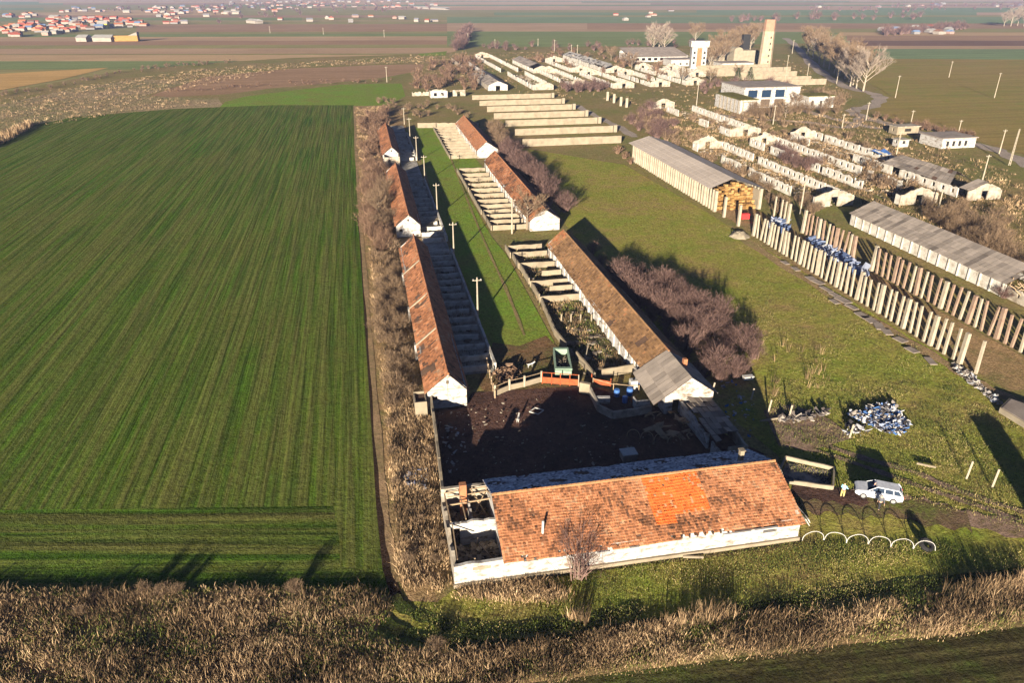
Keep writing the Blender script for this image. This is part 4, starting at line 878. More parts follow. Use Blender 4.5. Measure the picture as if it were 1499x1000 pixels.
for k in range(4):
    a = MB(); xx = 182.9+k*2.2; a.box(xx, xx+.75, 211.3, 211.49, .8, 2.3); w_ = a.build('window', M['dark'], SW)
    a = MB(); a.box(xx-.12, xx+.87, 211.26, 211.3-.002, .66, .8); a.build('sill', M['concrete_pale'], w_)
block('tiny_white_shed', 'tiny pale shed left of the four-windowed house', 183.5, 192, 236.5, 241, 2.6, 'concrete_pale', 'white_old', n=1)
block('tiny_white_shed', 'tiny white hut in the grass in front of the four-windowed house', 169.5, 173, 216.3, 219.5, 2.2, 'white', 'white_old', n=1)

# trough pit beside the near building
lowwall('trough_wall', 'long low concrete trough with wet floor right of the near building', [g(1136, 702), g(1150, 673), g(1221, 689), g(1219, 717), g(1140, 706)], .5, t=.18, mat='concrete', seed=51, cat='trough')
RM = thing('loading_ramp', 'low slab with a yellow sunlit edge at the right border', 'ramp', (*g(1480, 618), 0))
c = [g(1462, 604), g(1540, 652), g(1560, 620), g(1476, 590)]
a = MB(); a.hexa([(*p, 0) for p in c]+[(*p, .7) for p in c]); a.build('slab', M['concrete'], RM)
a = MB(); ci = inset(c, .93); a.hexa([(*p, .703) for p in ci]+[(*p, .76) for p in ci]); a.build('surface', M['slate'], RM)
sheet('trough_floor', [g(1140, 702), g(1152, 676), g(1218, 690), g(1216, 714)], stain_mat('wet_concrete', (.03, .035, .05), (.30, .25, .22), .5, .42, .6), px=False)
# unseen block, added outside the frame to throw the long shadow at right
xT, yT = g(1443, 614); L = 4.2/tan(SUN_EL); xT -= L*sin(SUN_AZ); yT -= L*cos(SUN_AZ)
SB = thing('shadow_block', 'unseen block added beyond the right border to cast the meadow shadow', 'shadow caster', (xT, yT, 0))
a = MB(); a.box(xT-1.2, xT+1.2, yT-1.2, yT+1.0, 0, 4.0); a.build('body', M['concrete'], SB)
a = MB(); a.box(xT-1.3, xT+1.3, yT-1.3, yT+1.1, 4.0, 4.2); a.build('lid', M['concrete_pale'], SB)

# ------------------------------------------------------------------ poles
def pole_mesh(h, arms=True, r=.16):
    a = MB(); a.beam((0, 0, 0), (0, 0, h), r, 0, r*.6, n=8)
    return a
wires = []
def pole(px_, top, label, group=None, r=.17, arm=True, cat='pole'):
    x, y = g(*px_); lo, hi = 0, 60
    for _ in range(40):
        m_ = (lo+hi)/2; v = (x, y, m_-CH); dz = F*sum(v[i]*_up[i] for i in range(3))/sum(v[i]*_fw[i] for i in range(3))
        if 500-dz > top: lo = m_
        else: hi = m_
    h = lo; t = thing('utility_pole', label, cat, (x, y, 0), 0, group)
    a = MB(); a.beam((x, y, 0), (x, y, h), r, 0, r*.65, n=8); a.build('shaft', M['pole'], t)
    if arm:
        a = MB(); a.box(x-.7, x+.7, y-.05, y+.05, h-.55, h-.43); a.build('cross_arm', M['pole'], t)
        for s_ in (-.6, 0, .6):
            a = MB(); a.beam((x+s_, y, h-.43), (x+s_, y, h-.25), .05, n=6); a.build('insulator', M['white_pipe'], t)
    return t
desc = ['nearest pole, beside the shaded pens at the muddy corner', 'pole next to the cross wall of the shaded pens', 'pole beside the middle left barn at mid length', 'pole level with the far end of the middle left barn', 'pole beside the far shaded pens', 'pole near the far end of the shaded pens', 'last pole before the far pale boundary wall']
for d_, (p, tp) in zip(desc, [((700, 467), 406), ((665, 375), 325), ((640.8, 315), 268), ((622.5, 266), 227), ((611, 235), 199), ((601, 206), 172), ((592.5, 182), 157)]):
    pole(p, tp, 'slim concrete '+d_, 'poles along the bright green strip', .16)
for p, tp, d_ in [((750, 342), 290, 'stout pale pole standing in front of the bare tree by the middle right barn'), ((1311, 143), 110, 'leaning-looking concrete pole where the road bends'), ((1389.5, 113), 89, 'far concrete pole alone in the olive field'),
                 ((1456, 143), 106, 'nearer concrete pole in the olive field with a long thin shadow'), ((1268, 176), 149, 'concrete pole beside the road west of the olive field'), ((1333, 184), 161, 'concrete pole just behind the tiny pale shed'),
                 ((1403, 196), 175, 'concrete pole just behind the four-windowed house'), ((1463, 225), 189, 'concrete pole at the roadside right of the four-windowed house'), ((1436, 273), 226, 'concrete pole left of the farthest right white gable'),
                 ((1312.6, 226), 191, 'concrete pole in front of the tiny white hut'), ((1233, 187), 166, 'short pole on the grass below the flat-roofed hall'), ((1132, 182), 153, 'forked pale pole before the glazed hall'),
                 ((1020, 154), 118, 'thin pole left of the mossy flat roof'), ((1374, 306), 277, 'pole in the grass before the white hut gables'), ((1326, 276), 258, 'pole rising behind the near ruin gable'), ((1171.6, 313), 267, 'pole behind the back post row beside the white gable'),
                 ((836.7, 81), 65, 'left of the two poles beyond the bright white barn'), ((845.5, 80), 65, 'right of the two poles beyond the bright white barn'), ((812, 76), 58, 'pole at the edge of the far green field'), ((725, 69), 57, 'thin pole standing in the far green field'), ((788, 67), 56, 'thin pole on the right part of the far green field'),
                 ((685.5, 63), 48, 'pole beside the dark hedge end in the far green field'), ((567, 120), 97, 'lone pole between the ploughed field and the grass plot'), ((563, 54), 43, 'pole on the brown stripes left of the hedge'), ((474, 50), 40, 'middle far pole on the brown stripes'), ((396, 48), 38, 'leftmost far pole on the brown stripes'),
                 ((1150, 115), 80, 'pole left of the tree row near the stepped walls'), ((1225, 122), 97, 'pole in front of the tree row'), ((1181, 118), 92, 'pole at the right end of the stepped walls'), ((1160, 78), 58, 'pole at the head of the tree row'), ((1148, 130), 108, 'short pole before the nearest stepped wall')]:
    pole(p, tp, d_, None, .2 if p[1] > 100 else .25)
lp = thing('lattice_pole', 'wide ladder-like concrete pole at the right edge of the picture', 'pole', (*g(1478, 242), 0))
x, y = g(1478, 242)
for s_ in (-.28, .28):
    a = MB(); a.beam((x+s_, y, 0), (x+s_*.5, y, 10.4), .12, 0, .09); a.build('leg', M['pole'], lp)
for k in range(12):
    a = MB(); q = .28-.14*k/12; a.box(x-q+.11, x+q-.11, y-.06, y+.06, .6+k*.8, .78+k*.8); a.build('rung', M['pole'], lp)
for k, (p, h) in enumerate([((1125, 604), 1.7), ((1155, 612), 1.7), ((1244, 641), 1.7), ((1415, 701), 2.1), ((1453, 713), 2.1), ((1100, 585), 1.5), ((1043, 575), 1.4)]):
    lab = ['leftmost short leaning post on the meadow edge', 'second short leaning post beside dark rubbish', 'short leaning post by the black bags', 'left of two short pale posts below the long shadow', 'right of two short pale posts below the long shadow', 'short post standing in the building shadow', 'short pale post at the barn corner in shadow'][k]
    x, y = g(*p); a = MB(); a.beam((x, y, 0), (x+.25, y+.1, h), .11, n=6); tag(a.build('short_post', M['pole'], org=(x, y, 0)), lab, 'post')
for k, p in enumerate([(889.5, 147), (899, 150.5), (909, 155), (917.5, 157)]):
    x, y = g(*p); a = MB(); a.box(x-.5, x+.5, y-.3, y+.3, 0, 3.9); tag(a.build('concrete_pillar', M['pole'], org=(x, y, 0)), ['first', 'second', 'third', 'fourth'][k]+' from the left of four pillars below the white ruins', 'pillar')

# ------------------------------------------------------------------ vegetation
def shrub(seed, h, r, stems, twigs, wd=.035, up=.5, lo=.0):
    q = random.Random(seed); a = MB()
    for i in range(stems):
        an = q.random()*2*pi; ra = r*sqrt(q.random()); hh = h*(1-.55*(ra/r)**2)*q.uniform(.7, 1.05)
        bx, by = q.gauss(0, r*.12), q.gauss(0, r*.12); T = (ra*cos(an), ra*sin(an), hh); mid = (bx+(T[0]-bx)*.4, by+(T[1]-by)*.4, hh*.55)
        sh = q.random()
        a.rib((bx, by, 0), mid, wd*2.4, t=.75, w2=wd*1.8); a.rib(mid, T, wd*1.2, t=sh*.7)
        for k in range(twigs):
            s_ = q.uniform(.15, 1); b = tuple(mid[j]+(T[j]-mid[j])*s_ for j in range(3)) if q.random() < .75 else tuple(mid[j]*q.uniform(.4, 1) for j in range(3))
            L = h*q.uniform(.12, .3); d = (q.gauss(cos(an)*.5, .6), q.gauss(sin(an)*.5, .6), q.uniform(-.1, 1)+up*.4)
            n = sqrt(sum(c*c for c in d)); e = tuple(b[j]+d[j]/n*L for j in range(3)); tt = min(1, max(0, .25+.6*sh*q.random()+.35*e[2]/h*q.random()))
            a.rib(b, e, wd, t=tt)
            for _ in range(2):
                d2 = (d[0]+q.gauss(0, .7), d[1]+q.gauss(0, .7), d[2]+q.gauss(0, .5)); n2 = sqrt(sum(c*c for c in d2)) or 1
                m2 = tuple(b[j]+(e[j]-b[j])*q.uniform(.3, 1) for j in range(3))
                a.rib(m2, tuple(m2[j]+d2[j]/n2*L*.55 for j in range(3)), wd*.7, t=min(1, tt+.1))
    return a
def tree_parts(seed, h, spread, up, n1=7, n2=5, n3=5, tr=.22, wd=.05, clear=.2, tw=4):
    q = random.Random(seed); T = MB(); C = MB()
    def nrm(d): n = sqrt(sum(c*c for c in d)) or 1; return tuple(c/n for c in d)
    def pt(p, d, L): return tuple(p[j]+d[j]*L for j in range(3))
    top = (q.gauss(0, .02)*h, q.gauss(0, .02)*h, h*.6); T.beam((0, 0, 0), top, tr, 0, tr*.45, n=7)
    for i in range(n1):
        s_ = clear+(1-clear)*(i+q.random())/n1; p = tuple(top[j]*s_ for j in range(3)); an = i*2.4+q.random(); tilt = up+q.uniform(-.15, .15)
        d = nrm((cos(an)*spread, sin(an)*spread, tilt)); L = h*(.52-.12*s_)*q.uniform(.8, 1.1); e = pt(p, d, L); e = (e[0], e[1], e[2]+L*.1)
        T.beam(p, e, tr*.4, 0, tr*.14, n=5)
        for k in range(n2):
            u = q.uniform(.25, 1); p2 = tuple(p[j]+(e[j]-p[j])*u for j in range(3)); d2 = nrm((d[0]+q.gauss(0, .5)*spread, d[1]+q.gauss(0, .5)*spread, d[2]+q.uniform(-.1, .5))); L2 = L*q.uniform(.3, .55); e2 = pt(p2, d2, L2)
            C.beam(p2, e2, tr*.13, 0, tr*.06, n=3, t=.4)
            for m in range(n3):
                u = q.uniform(.2, 1); p3 = tuple(p2[j]+(e2[j]-p2[j])*u for j in range(3)); d3 = nrm((d2[0]+q.gauss(0, .55), d2[1]+q.gauss(0, .55), d2[2]+q.uniform(-.1, .5))); L3 = L2*q.uniform(.35, .6); e3 = pt(p3, d3, L3)
                C.rib(p3, e3, wd, t=q.uniform(.3, .8))
                for _ in range(tw):
                    p4 = tuple(p3[j]+(e3[j]-p3[j])*q.uniform(.2, 1) for j in range(3)); d4 = nrm((d3[0]+q.gauss(0, .6), d3[1]+q.gauss(0, .6), d3[2]+q.uniform(-.2, .5)))
                    C.rib(p4, pt(p4, d4, L3*q.uniform(.4, .7)), wd*.6, t=q.uniform(.4, 1))
    return T, C
def in_poly(P, x, y):
    k = False
    for i in range(len(P)):
        (x1, y1), (x2, y2) = P[i], P[i-1]
        if (y1 > y) != (y2 > y) and x < (x2-x1)*(y-y1)/(y2-y1)+x1: k = not k
    return k
def scatter(poly, n, seed, mind=0, px=True, avoid=()):
    r = random.Random(seed); P = [g(*p) for p in poly] if px else poly; out = []; tries = 0
    xs = [p[0] for p in P]; ys = [p[1] for p in P]
    while len(out) < n and tries < n*60:
        tries += 1; x, y = r.uniform(min(xs), max(xs)), r.uniform(min(ys), max(ys))
        if not in_poly(P, x, y) or any(a0 < x < a1 and b0 < y < b1 for a0, a1, b0, b1 in avoid): continue
        if mind and any((x-a)**2+(y-b)**2 < mind*mind for a, b in out): continue
        out.append((x, y))
    return out
protos = {}; queue = []
SP = {'plum': ((3.2, 2.1, 70, 11, .04), 'twig_purple', 'plum_bush'), 'tan': ((2.6, 1.8, 60, 10, .04), 'twig_tan', 'bare_bush'), 'rust': ((2.8, 1.9, 60, 11, .045), 'twig_rust', 'bare_bush'),
      'big': ((5, 2.8, 70, 12, .05), 'twig_tan', 'bare_bush'), 'thin': ((2.4, 1.3, 26, 8, .03), 'twig_pale', 'bare_bush')}
def bushes(spots, kind, label, group, smin, smax, seed):
    r = random.Random(seed)
    for x, y in spots: queue.append((px_per_m(x, y)*SP[kind][0][0]*.5*(smin+smax), x, y, kind, label, group, smin, smax, r.random()))
def flush():
    queue.sort(key=lambda q: -q[0]); r = random.Random(4)
    for (_, x, y, kind, label, group, smin, smax, rr_) in queue[:290]:
        key = (kind, int(rr_*4)); s_ = r.uniform(smin, smax)
        if key not in protos: o = shrub(len(protos)*17+5, *SP[kind][0]).build(SP[kind][2], M[SP[kind][1]], org=(0, 0, 0)); protos[key] = o
        else: o = protos[key].copy(); COL.objects.link(o)
        o.location = (x, y, -.02); o.rotation_euler = (0, 0, r.random()*6.28); o.scale = (s_*r.uniform(.85, 1.2), s_*r.uniform(.85, 1.2), s_*r.uniform(.85, 1.15))
        zone = ''
        if group == 'bushes of the plum thicket': zone = ', far end' if y > 118 else (', near end' if y < 95 else ', middle part')
        elif group in ('bushes in the near belt', 'bushes in the far belt'): zone = ', beside '+('the farthest barn' if y > 215 else ('the middle barn' if y > 146 else ('the far half of the nearest barn' if y > 108 else 'the near half of the nearest barn')))
        tag(o, label+zone, 'bush', group)
    # the rest, too many and too small to count: one object
    kinds = list(SP); src = {}
    for k in kinds:
        for j in range(3):
            h, rd, st, tw, wd = SP[k][0]; m_ = shrub(900+j*7+len(k), h, rd, 34, 4, wd*2.6); src[k, j] = (np.array(m_.v), np.array(m_.f), np.array(m_.t))
    VV, FF, TT, MM = [], [], [], []; n = 0
    for (_, x, y, kind, label, group, smin, smax, rr_) in queue[290:]:
        v, f, t = src[kind, int(rr_*3)]; s_ = r.uniform(smin, smax); an = r.random()*6.28; c, q = cos(an), sin(an); sx, sy, sz = s_*r.uniform(.85, 1.2), s_*r.uniform(.85, 1.2), s_*r.uniform(.85, 1.15)
        VV.append(np.stack([x+(v[:, 0]*c-v[:, 1]*q)*sx, y+(v[:, 0]*q+v[:, 1]*c)*sy, v[:, 2]*sz], 1)); FF.append(f+n); TT.append(t); MM.append(np.full(len(f), kinds.index(kind))); n += len(v)
    V, Fc, T, Mi = np.concatenate(VV), np.concatenate(FF), np.concatenate(TT), np.concatenate(MM)
    me = bpy.data.meshes.new('scrub_bushes'); N = len(Fc); me.vertices.add(len(V)); me.vertices.foreach_set('co', V.reshape(-1)); me.loops.add(N*4); me.loops.foreach_set('vertex_index', Fc.reshape(-1).astype(np.int32))
    me.polygons.add(N); me.polygons.foreach_set('loop_start', (np.arange(N)*4).astype(np.int32)); me.polygons.foreach_set('loop_total', np.full(N, 4, np.int32)); me.update()
    for k in kinds: me.materials.append(M[SP[k][1]])
    me.polygons.foreach_set('material_index', Mi.astype(np.int32)); me.attributes.new('tint', 'FLOAT', 'FACE').data.foreach_set('value', T.astype(np.float32)); me.validate()
    o = bpy.data.objects.new('scrub_bushes', me); COL.objects.link(o); o['kind'] = 'stuff'
bushes(scatter([(892, 402), (925, 400), (985, 422), (1045, 462), (1098, 508), (1108, 540), (1075, 560), (1030, 560), (1000, 530), (970, 495), (925, 450), (895, 420)], 62, 1, 1.7), 'plum', 'purple-brown bush in the thicket right of the brown barn', 'bushes of the plum thicket', .6, 1.35, 1)
bushes([g(880, 392), g(893, 412), g(868, 372)], 'plum', 'purple bush at the far tip of the thicket in barn shadow', 'bushes at the thicket tip', .8, 1.0, 2)
bushes(scatter([(527, 172), (570, 165), (568, 200), (560, 240), (574, 262), (572, 330), (580, 350), (552, 380), (538, 340), (530, 260)], 90, 3, 1.6), 'rust', 'brown bush in the field-side belt', 'bushes in the far belt', .8, 1.35, 3)
bushes(scatter([(540, 375), (580, 360), (588, 430), (600, 520), (606, 590), (570, 600), (556, 500)], 42, 4, 1.5), 'tan', 'tan bush in the field-side belt', 'bushes in the near belt', .5, 1.0, 4)
bushes(scatter([(568, 600), (600, 610), (628, 640), (645, 760), (655, 840), (600, 845), (580, 740)], 16, 5, 1.5), 'tan', 'low straggly shrub among the dry weeds beside the yard wall', 'shrubs beside the yard wall', .25, .5, 5)
bushes([g(560, 310), g(572, 330), g(556, 340), g(548, 300), g(566, 290)], 'big', 'taller bare bush spreading over the middle left barn roof', 'tall bushes by the middle left barn', .8, 1.1, 6)
bushes(scatter([(722, 218), (748, 214), (790, 262), (822, 300), (835, 318), (820, 322), (775, 282), (740, 245)], 26, 7, 1.8), 'plum', 'dark bare bush behind the middle right barn casting a meadow shadow', 'bushes behind the middle right barn', 1.0, 1.7, 7)
bushes(scatter([(712, 190), (735, 180), (752, 212), (728, 225)], 9, 8, 2), 'big', 'bare bush between the farthest orange roof and the long walls', 'bushes by the farthest orange roof', .6, 1.0, 8)
bushes([g(915, 232), g(905, 225), g(923, 240)], 'rust', 'reddish bush at the left end of the open shed', 'bushes at the shed corner', .7, 1.0, 9)
ruinbox = [(102, 113.5, 155, 227), (123, 134, 153, 229), (142, 152, 153, 237), (102, 114, 92, 142), (77, 91, 70, 217), (181, 194, 211, 223), (150, 200, 288, 330), (124, 136, 243, 304), (120, 132, 309, 317)]
bushes(scatter([(900, 175), (960, 165), (1010, 190), (1100, 250), (1180, 300), (1230, 300), (1180, 330), (1100, 300), (1050, 250), (960, 200)], 48, 10, 2.2, avoid=ruinbox), 'tan', 'tan scrub bush in the brown scrub between the shed and the ruins', 'scrub bushes behind the shed', .7, 1.4, 10)
bushes(scatter([(905, 175), (950, 160), (990, 185), (1000, 205), (960, 205), (925, 190)], 14, 11, 2.5), 'plum', 'dark purple scrub bush beyond the shed roof', 'dark bushes beyond the shed', 1.0, 1.7, 11)
bushes(scatter([(1000, 175), (1100, 165), (1250, 200), (1350, 250), (1480, 330), (1530, 420), (1440, 370), (1300, 280), (1150, 215)], 75, 12, 2.6, avoid=[b for b in ruinbox if b[0] > 140]), 'tan', 'leafless scrub bush among the rows of roofless ruins', 'scrub bushes among the ruins', .6, 1.35, 12)
bushes(scatter([(1130, 215), (1180, 235), (1200, 245), (1180, 255), (1150, 240)], 12, 13, 2), 'plum', 'dark bush growing inside the ruin with a long windowed wall', 'bushes inside a ruin', .8, 1.2, 13)
bushes(scatter([(1360, 320), (1420, 330), (1499, 380), (1560, 440), (1480, 400), (1400, 350)], 26, 14, 2.5), 'big', 'round bare bush behind the grey corrugated roof', 'bushes behind the grey roof', .6, 1.0, 14)
bushes([g(1420, 395), g(1432, 402), g(1446, 412), g(1460, 425), g(1405, 390), g(1470, 436)], 'plum', 'bare bush growing against the white wall of the grey-roofed barn', 'bushes against the white barn', .6, .95, 15)
bushes(scatter([(1050, 150), (1130, 150), (1190, 170), (1230, 165), (1240, 150), (1200, 140), (1180, 165), (1110, 175)], 30, 16, 3, avoid=ruinbox), 'big', 'bare bush around the flat-roofed block', 'bushes around the flat-roofed block', .6, 1.1, 16)
bushes(scatter([(1015, 125), (1150, 120), (1160, 132), (1060, 140), (1020, 140)], 20, 17, 3), 'plum', 'bushy thicket between the stepped walls and the glazed hall', 'thicket above the hall', 1.0, 1.6, 17)
bushes(scatter([(640, 95), (700, 85), (720, 120), (700, 135), (650, 130), (600, 140), (605, 110)], 46, 18, 4), 'rust', 'brown bush among the far thin white walls', 'far bushes left of the white hut', 1.2, 2.2, 18)
bushes(scatter([(820, 128), (885, 125), (895, 134), (830, 135)], 22, 19, 3), 'plum', 'dark bush in the row below the far white gables', 'bushes below the far gables', 1.0, 1.5, 19)
bushes(scatter([(860, 75), (960, 80), (1000, 105), (960, 125), (900, 110), (800, 100), (740, 90)], 40, 20, 5), 'rust', 'brown bush between the far white ruins', 'bushes between the far ruins', 1.0, 2.0, 20)
bushes(scatter([(545, 145), (610, 150), (700, 165), (690, 176), (620, 172), (560, 165)], 24, 21, 4), 'tan', 'low tan bush beyond the far end of the green strip', 'bushes beyond the green strip', .6, 1.1, 21)
bushes(scatter([(668, 66), (678, 50), (690, 40), (684, 60), (676, 74), (664, 78)], 26, 22, 5), 'plum', 'bush in the dark hedge running away left of the far green field', 'hedge bushes', 2.2, 3.4, 22)
bushes(scatter([(0, 136), (90, 123), (170, 106), (250, 94), (340, 88), (342, 91), (255, 98), (172, 110), (90, 127), (0, 141)], 60, 23, 2), 'tan', 'low bush along the dark bank left of the rough grass', 'bushes along the far bank', .45, .95, 23)
bushes(scatter([(230, 136), (300, 127), (420, 120), (560, 117), (600, 112), (560, 120), (420, 125), (300, 132)], 30, 24, 3), 'rust', 'low bush along the near edge of the ploughed field', 'bushes by the ploughed field', .4, .8, 24)
bushes(scatter([(1280, 172), (1345, 182), (1400, 195), (1450, 205), (1400, 200), (1340, 188)], 26, 25, 2), 'rust', 'reddish bush along the far road edge', 'roadside bushes', .6, 1.0, 25)
bushes(scatter([(700, 66), (850, 67), (1000, 60), (1050, 64), (990, 70), (860, 74), (720, 74)], 36, 26, 5), 'plum', 'hedge bush along the near edge of the far green field', 'far hedge bushes', .9, 1.8, 26)
# weeds and shrubs of the foreground bank
bushes([g(212, 868), g(240, 870), g(262, 868), g(432, 868), g(120, 900), g(640, 950)], 'tan', 'pale bare shrub rising from the dry weed bank at bottom left', 'shrubs of the weed bank', .35, .5, 30)
def tree(px_, h, proto_key, label, group=None, name='bare_tree', rz=0, world=False, sc=1):
    x, y = px_ if world else g(*px_); r = random.Random(int(x*7+y))
    if proto_key not in protos:
        kw = dict({'poplar': dict(seed=5, h=20, spread=.8, up=.85, n1=16, n2=9, n3=8, tr=.45, wd=.15, clear=.25, tw=5), 'poplar2': dict(seed=9, h=20, spread=.9, up=.85, n1=14, n2=9, n3=8, tr=.5, wd=.12, clear=.25, tw=5),
                   'round': dict(seed=15, h=8, spread=1.0, up=.75, n1=12, n2=8, n3=8, tr=.22, wd=.06, clear=.25, tw=6), 'fan': dict(seed=21, h=4.8, spread=.75, up=1.0, n1=20, n2=8, n3=6, tr=.09, wd=.028, clear=.06, tw=5)}[proto_key])
        T, C = tree_parts(**kw); o = bpy.data.objects.new(name, None); COL.objects.link(o)
        tm, cm = {'poplar': ('bark_pale', 'twig_tan'), 'poplar2': ('bark_pale', 'twig_pale'), 'round': ('bark', 'twig_tan'), 'fan': ('bark', 'twig_tan')}[proto_key]
        T.build('trunk', M[tm], o); C.build('crown', M[cm], o); protos[proto_key] = o
        base = kw['h']
        o['_h'] = base
    else: o = copy_tree(protos[proto_key])
    b = protos[proto_key].get('_h', 8); s_ = h/b; o.location = (x, y, 0); o.rotation_euler = (0, 0, r.random()*6.28); o.scale = (s_*sc, s_*sc, s_)
    return tag(o, label, 'tree', group)
ft = thing('bare_tree', 'small fan-shaped bare tree against the front wall of the nearest building', 'tree', (*g(846, 848), 0))
fm = shrub(77, 5.4, 3.1, 50, 7, .035); fm.v = [(x+ft.location[0], y+ft.location[1], z+.3) for x, y, z in fm.v]; fm.build('crown', M['twig_purple'], ft)
fm = MB(); x, y = ft.location[0], ft.location[1]; fm.beam((x, y, 0), (x, y, .9), .12, 0, .08, n=7)
for k in range(7): fm.beam((x, y, .7), (x+1.3*cos(k*.9), y+1.1*sin(k*.9), 3.0), .05, 0, .02, n=5)
fm.build('trunk', M['bark'], ft)
tree((772, 336), 8.5, 'round', 'wide bare tree in front of the white gable of the middle right barn', sc=1.15)
tree((556, 318), 6.0, 'round', 'bare tree leaning over the middle left barn')
lab_row = ['tall bare tree in the near part of the roadside row', 'tall bare tree in the middle of the roadside row', 'tall bare tree in the far part of the roadside row']
prow = [(1264, 133, 21), (1254, 129, 18), (1249, 124, 19), (1243, 119, 18), (1237, 115, 19), (1229, 110, 20), (1222, 106, 18), (1214, 101, 19), (1206, 97, 20), (1199, 93, 18), (1190, 85, 21), (1183, 80, 20), (1245, 126, 17), (1225, 112, 17)]
for k, (x, y, h) in enumerate(prow):
    tree((x, y), h, 'poplar2' if k % 3 == 0 else 'poplar', 'tall pale bare tree standing last at the near end of the tree row' if k == 0 else lab_row[0 if y > 113 else (1 if y > 96 else 2)], None if k == 0 else 'trees along the road', 'roadside_tree')
for k, (x, y, h) in enumerate([(965, 74, 22), (957, 76, 20), (972, 76, 18), (1018, 64, 18), (1046, 86, 16), (1062, 84, 19), (1075, 80, 17), (1085, 76, 19), (1098, 75, 20), (1040, 100, 14), (1053, 96, 15), (1070, 92, 14), (1104, 62, 17)]):
    tree((x, y), h, 'poplar2' if k < 3 else 'poplar', ['tallest pale tree above the long grey shed', 'pale tree left of the tallest one above the grey shed', 'pale tree right of the tallest one above the grey shed'][k] if k < 3 else 'bare tree in the group between the water tower and the chimney', None if k < 3 else 'trees by the water tower')
for k, (x, y, h) in enumerate([(1480, 38, 22), (1490, 37, 24), (1470, 38, 18), (1499, 38, 22)]): tree((x, y), h, 'poplar2', 'large pale tree on the far plain at the right edge', 'far trees at right')
for k, (x, y, h) in enumerate([(1150, 172, 7), (1110, 155, 7), (1090, 150, 6), (1140, 150, 6), (1165, 158, 7), (1215, 160, 6), (1040, 120, 8), (1080, 112, 7), (925, 100, 10), (915, 96, 9), (895, 88, 10), (1000, 120, 8)]):
    tree((x, y), h, 'round', 'small bare tree near the white works buildings', 'small trees around the works')
for k, p in enumerate([(1080, 118), (1098, 117)]):
    r = random.Random(k); x, y = g(*p); t = thing('fir_tree', ['left', 'right'][k]+' of two small green conifers below the stepped walls', 'tree', (x, y, 0))
    a = MB(); a.beam((x, y, 0), (x, y, 6), .15); a.build('trunk', M['bark'], t)
    a = MB()
    for i in range(900):
        hh = r.random(); ra = (1-hh)*2.4*sqrt(r.random())+.1; an = r.random()*6.28; b = (x+ra*cos(an), y+ra*sin(an), .6+hh*6.2); a.rib(b, (b[0]+cos(an)*.5, b[1]+sin(an)*.5, b[2]+.2), .22, t=r.random())
    a.build('crown', M['ever'], t)
bushes(scatter([(1060, 28), (1200, 26), (1350, 24), (1340, 28), (1200, 30), (1060, 32)], 26, 40, 10), 'plum', 'tiny dark bush on a far field boundary', 'far boundary bushes', 2.0, 4.0, 40)

# ------------------------------------------------------------------ stuff: weeds and grass blades
def blades(name, polys, clumps, per, hmin, hmax, mat, seed, wd=.035, spread=.35, lean=.6, clip=None, bias=0):
    rs_ = np.random.RandomState(seed); V = []; T = []
    pts = []
    for poly, n in polys: pts += scatter(poly, n, seed+n)
    pts = np.array(pts); n = len(pts)
    # patchiness
    f = .7*np.sin(pts[:, 0]*.9+np.sin(pts[:, 1]*.7)*2)*np.sin(pts[:, 1]*1.3+pts[:, 0]*.4)+.8*np.sin(pts[:, 0]*.31+seed+np.sin(pts[:, 1]*.4)*2.2)*np.sin(pts[:, 1]*.55+1.3*np.sin(pts[:, 0]*.23)+seed*2)+rs_.normal(0, .4, n)
    keep = f > -.5+bias; pts = pts[keep]; f = f[keep]; n = len(pts)
    k = per; N = n*k
    cx = np.repeat(pts[:, 0], k); cy = np.repeat(pts[:, 1], k)
    ch = np.repeat(rs_.uniform(hmin, hmax, n)*(1+.25*np.clip(f, -1, 1.5)), k); cl = np.repeat(rs_.normal(0, lean, (n, 2)), k, axis=0); ct = np.repeat(rs_.uniform(.05, .8, n)+.18*np.sin(pts[:, 0]*.35+np.sin(pts[:, 1]*.5)*1.5), k)
    ox = rs_.normal(0, spread, N); oy = rs_.normal(0, spread, N); x = cx+ox*.5; y = cy+oy*.5
    h = ch*rs_.uniform(.5, 1.1, N); lx = (cl[:, 0]+ox/spread*.35)*h*.45; ly = (cl[:, 1]+oy/spread*.35)*h*.45
    a = rs_.uniform(0, pi, N); ux = np.cos(a)*wd*rs_.uniform(.5, 1.3, N); uy = np.sin(a)*wd*rs_.uniform(.5, 1.3, N)
    z0 = np.full(N, -.05)
    v = np.empty((N, 5, 3)); v[:, 0] = np.stack([x-ux, y-uy, z0], 1); v[:, 1] = np.stack([x+ux, y+uy, z0], 1)
    v[:, 2] = np.stack([x+lx*.45+ux*.8, y+ly*.45+uy*.8, h*.62], 1); v[:, 3] = np.stack([x+lx*.45-ux*.8, y+ly*.45-uy*.8, h*.62], 1); v[:, 4] = np.stack([x+lx, y+ly, h*.95], 1)
    me = bpy.data.meshes.new(name); me.vertices.add(N*5); me.vertices.foreach_set('co', v.reshape(-1))
    me.loops.add(N*9); me.loops.foreach_set('vertex_index', (np.arange(N)[:, None]*5+np.array([0, 1, 2, 0, 2, 3, 3, 2, 4])[None]).reshape(-1).astype(np.int32))
    me.polygons.add(N*3); me.polygons.foreach_set('loop_start', (np.arange(N*3)*3).astype(np.int32)); me.polygons.foreach_set('loop_total', np.full(N*3, 3, np.int32))
    at = me.attributes.new('tint', 'FLOAT', 'FACE'); tt = np.clip(ct+rs_.normal(0, .15, N), 0, 1); at.data.foreach_set('value', np.repeat(tt, 3).astype(np.float32))
    me.materials.append(mat); me.update(); me.validate()
    o = bpy.data.objects.new(name, me); COL.objects.link(o); o['kind'] = 'stuff'; return o
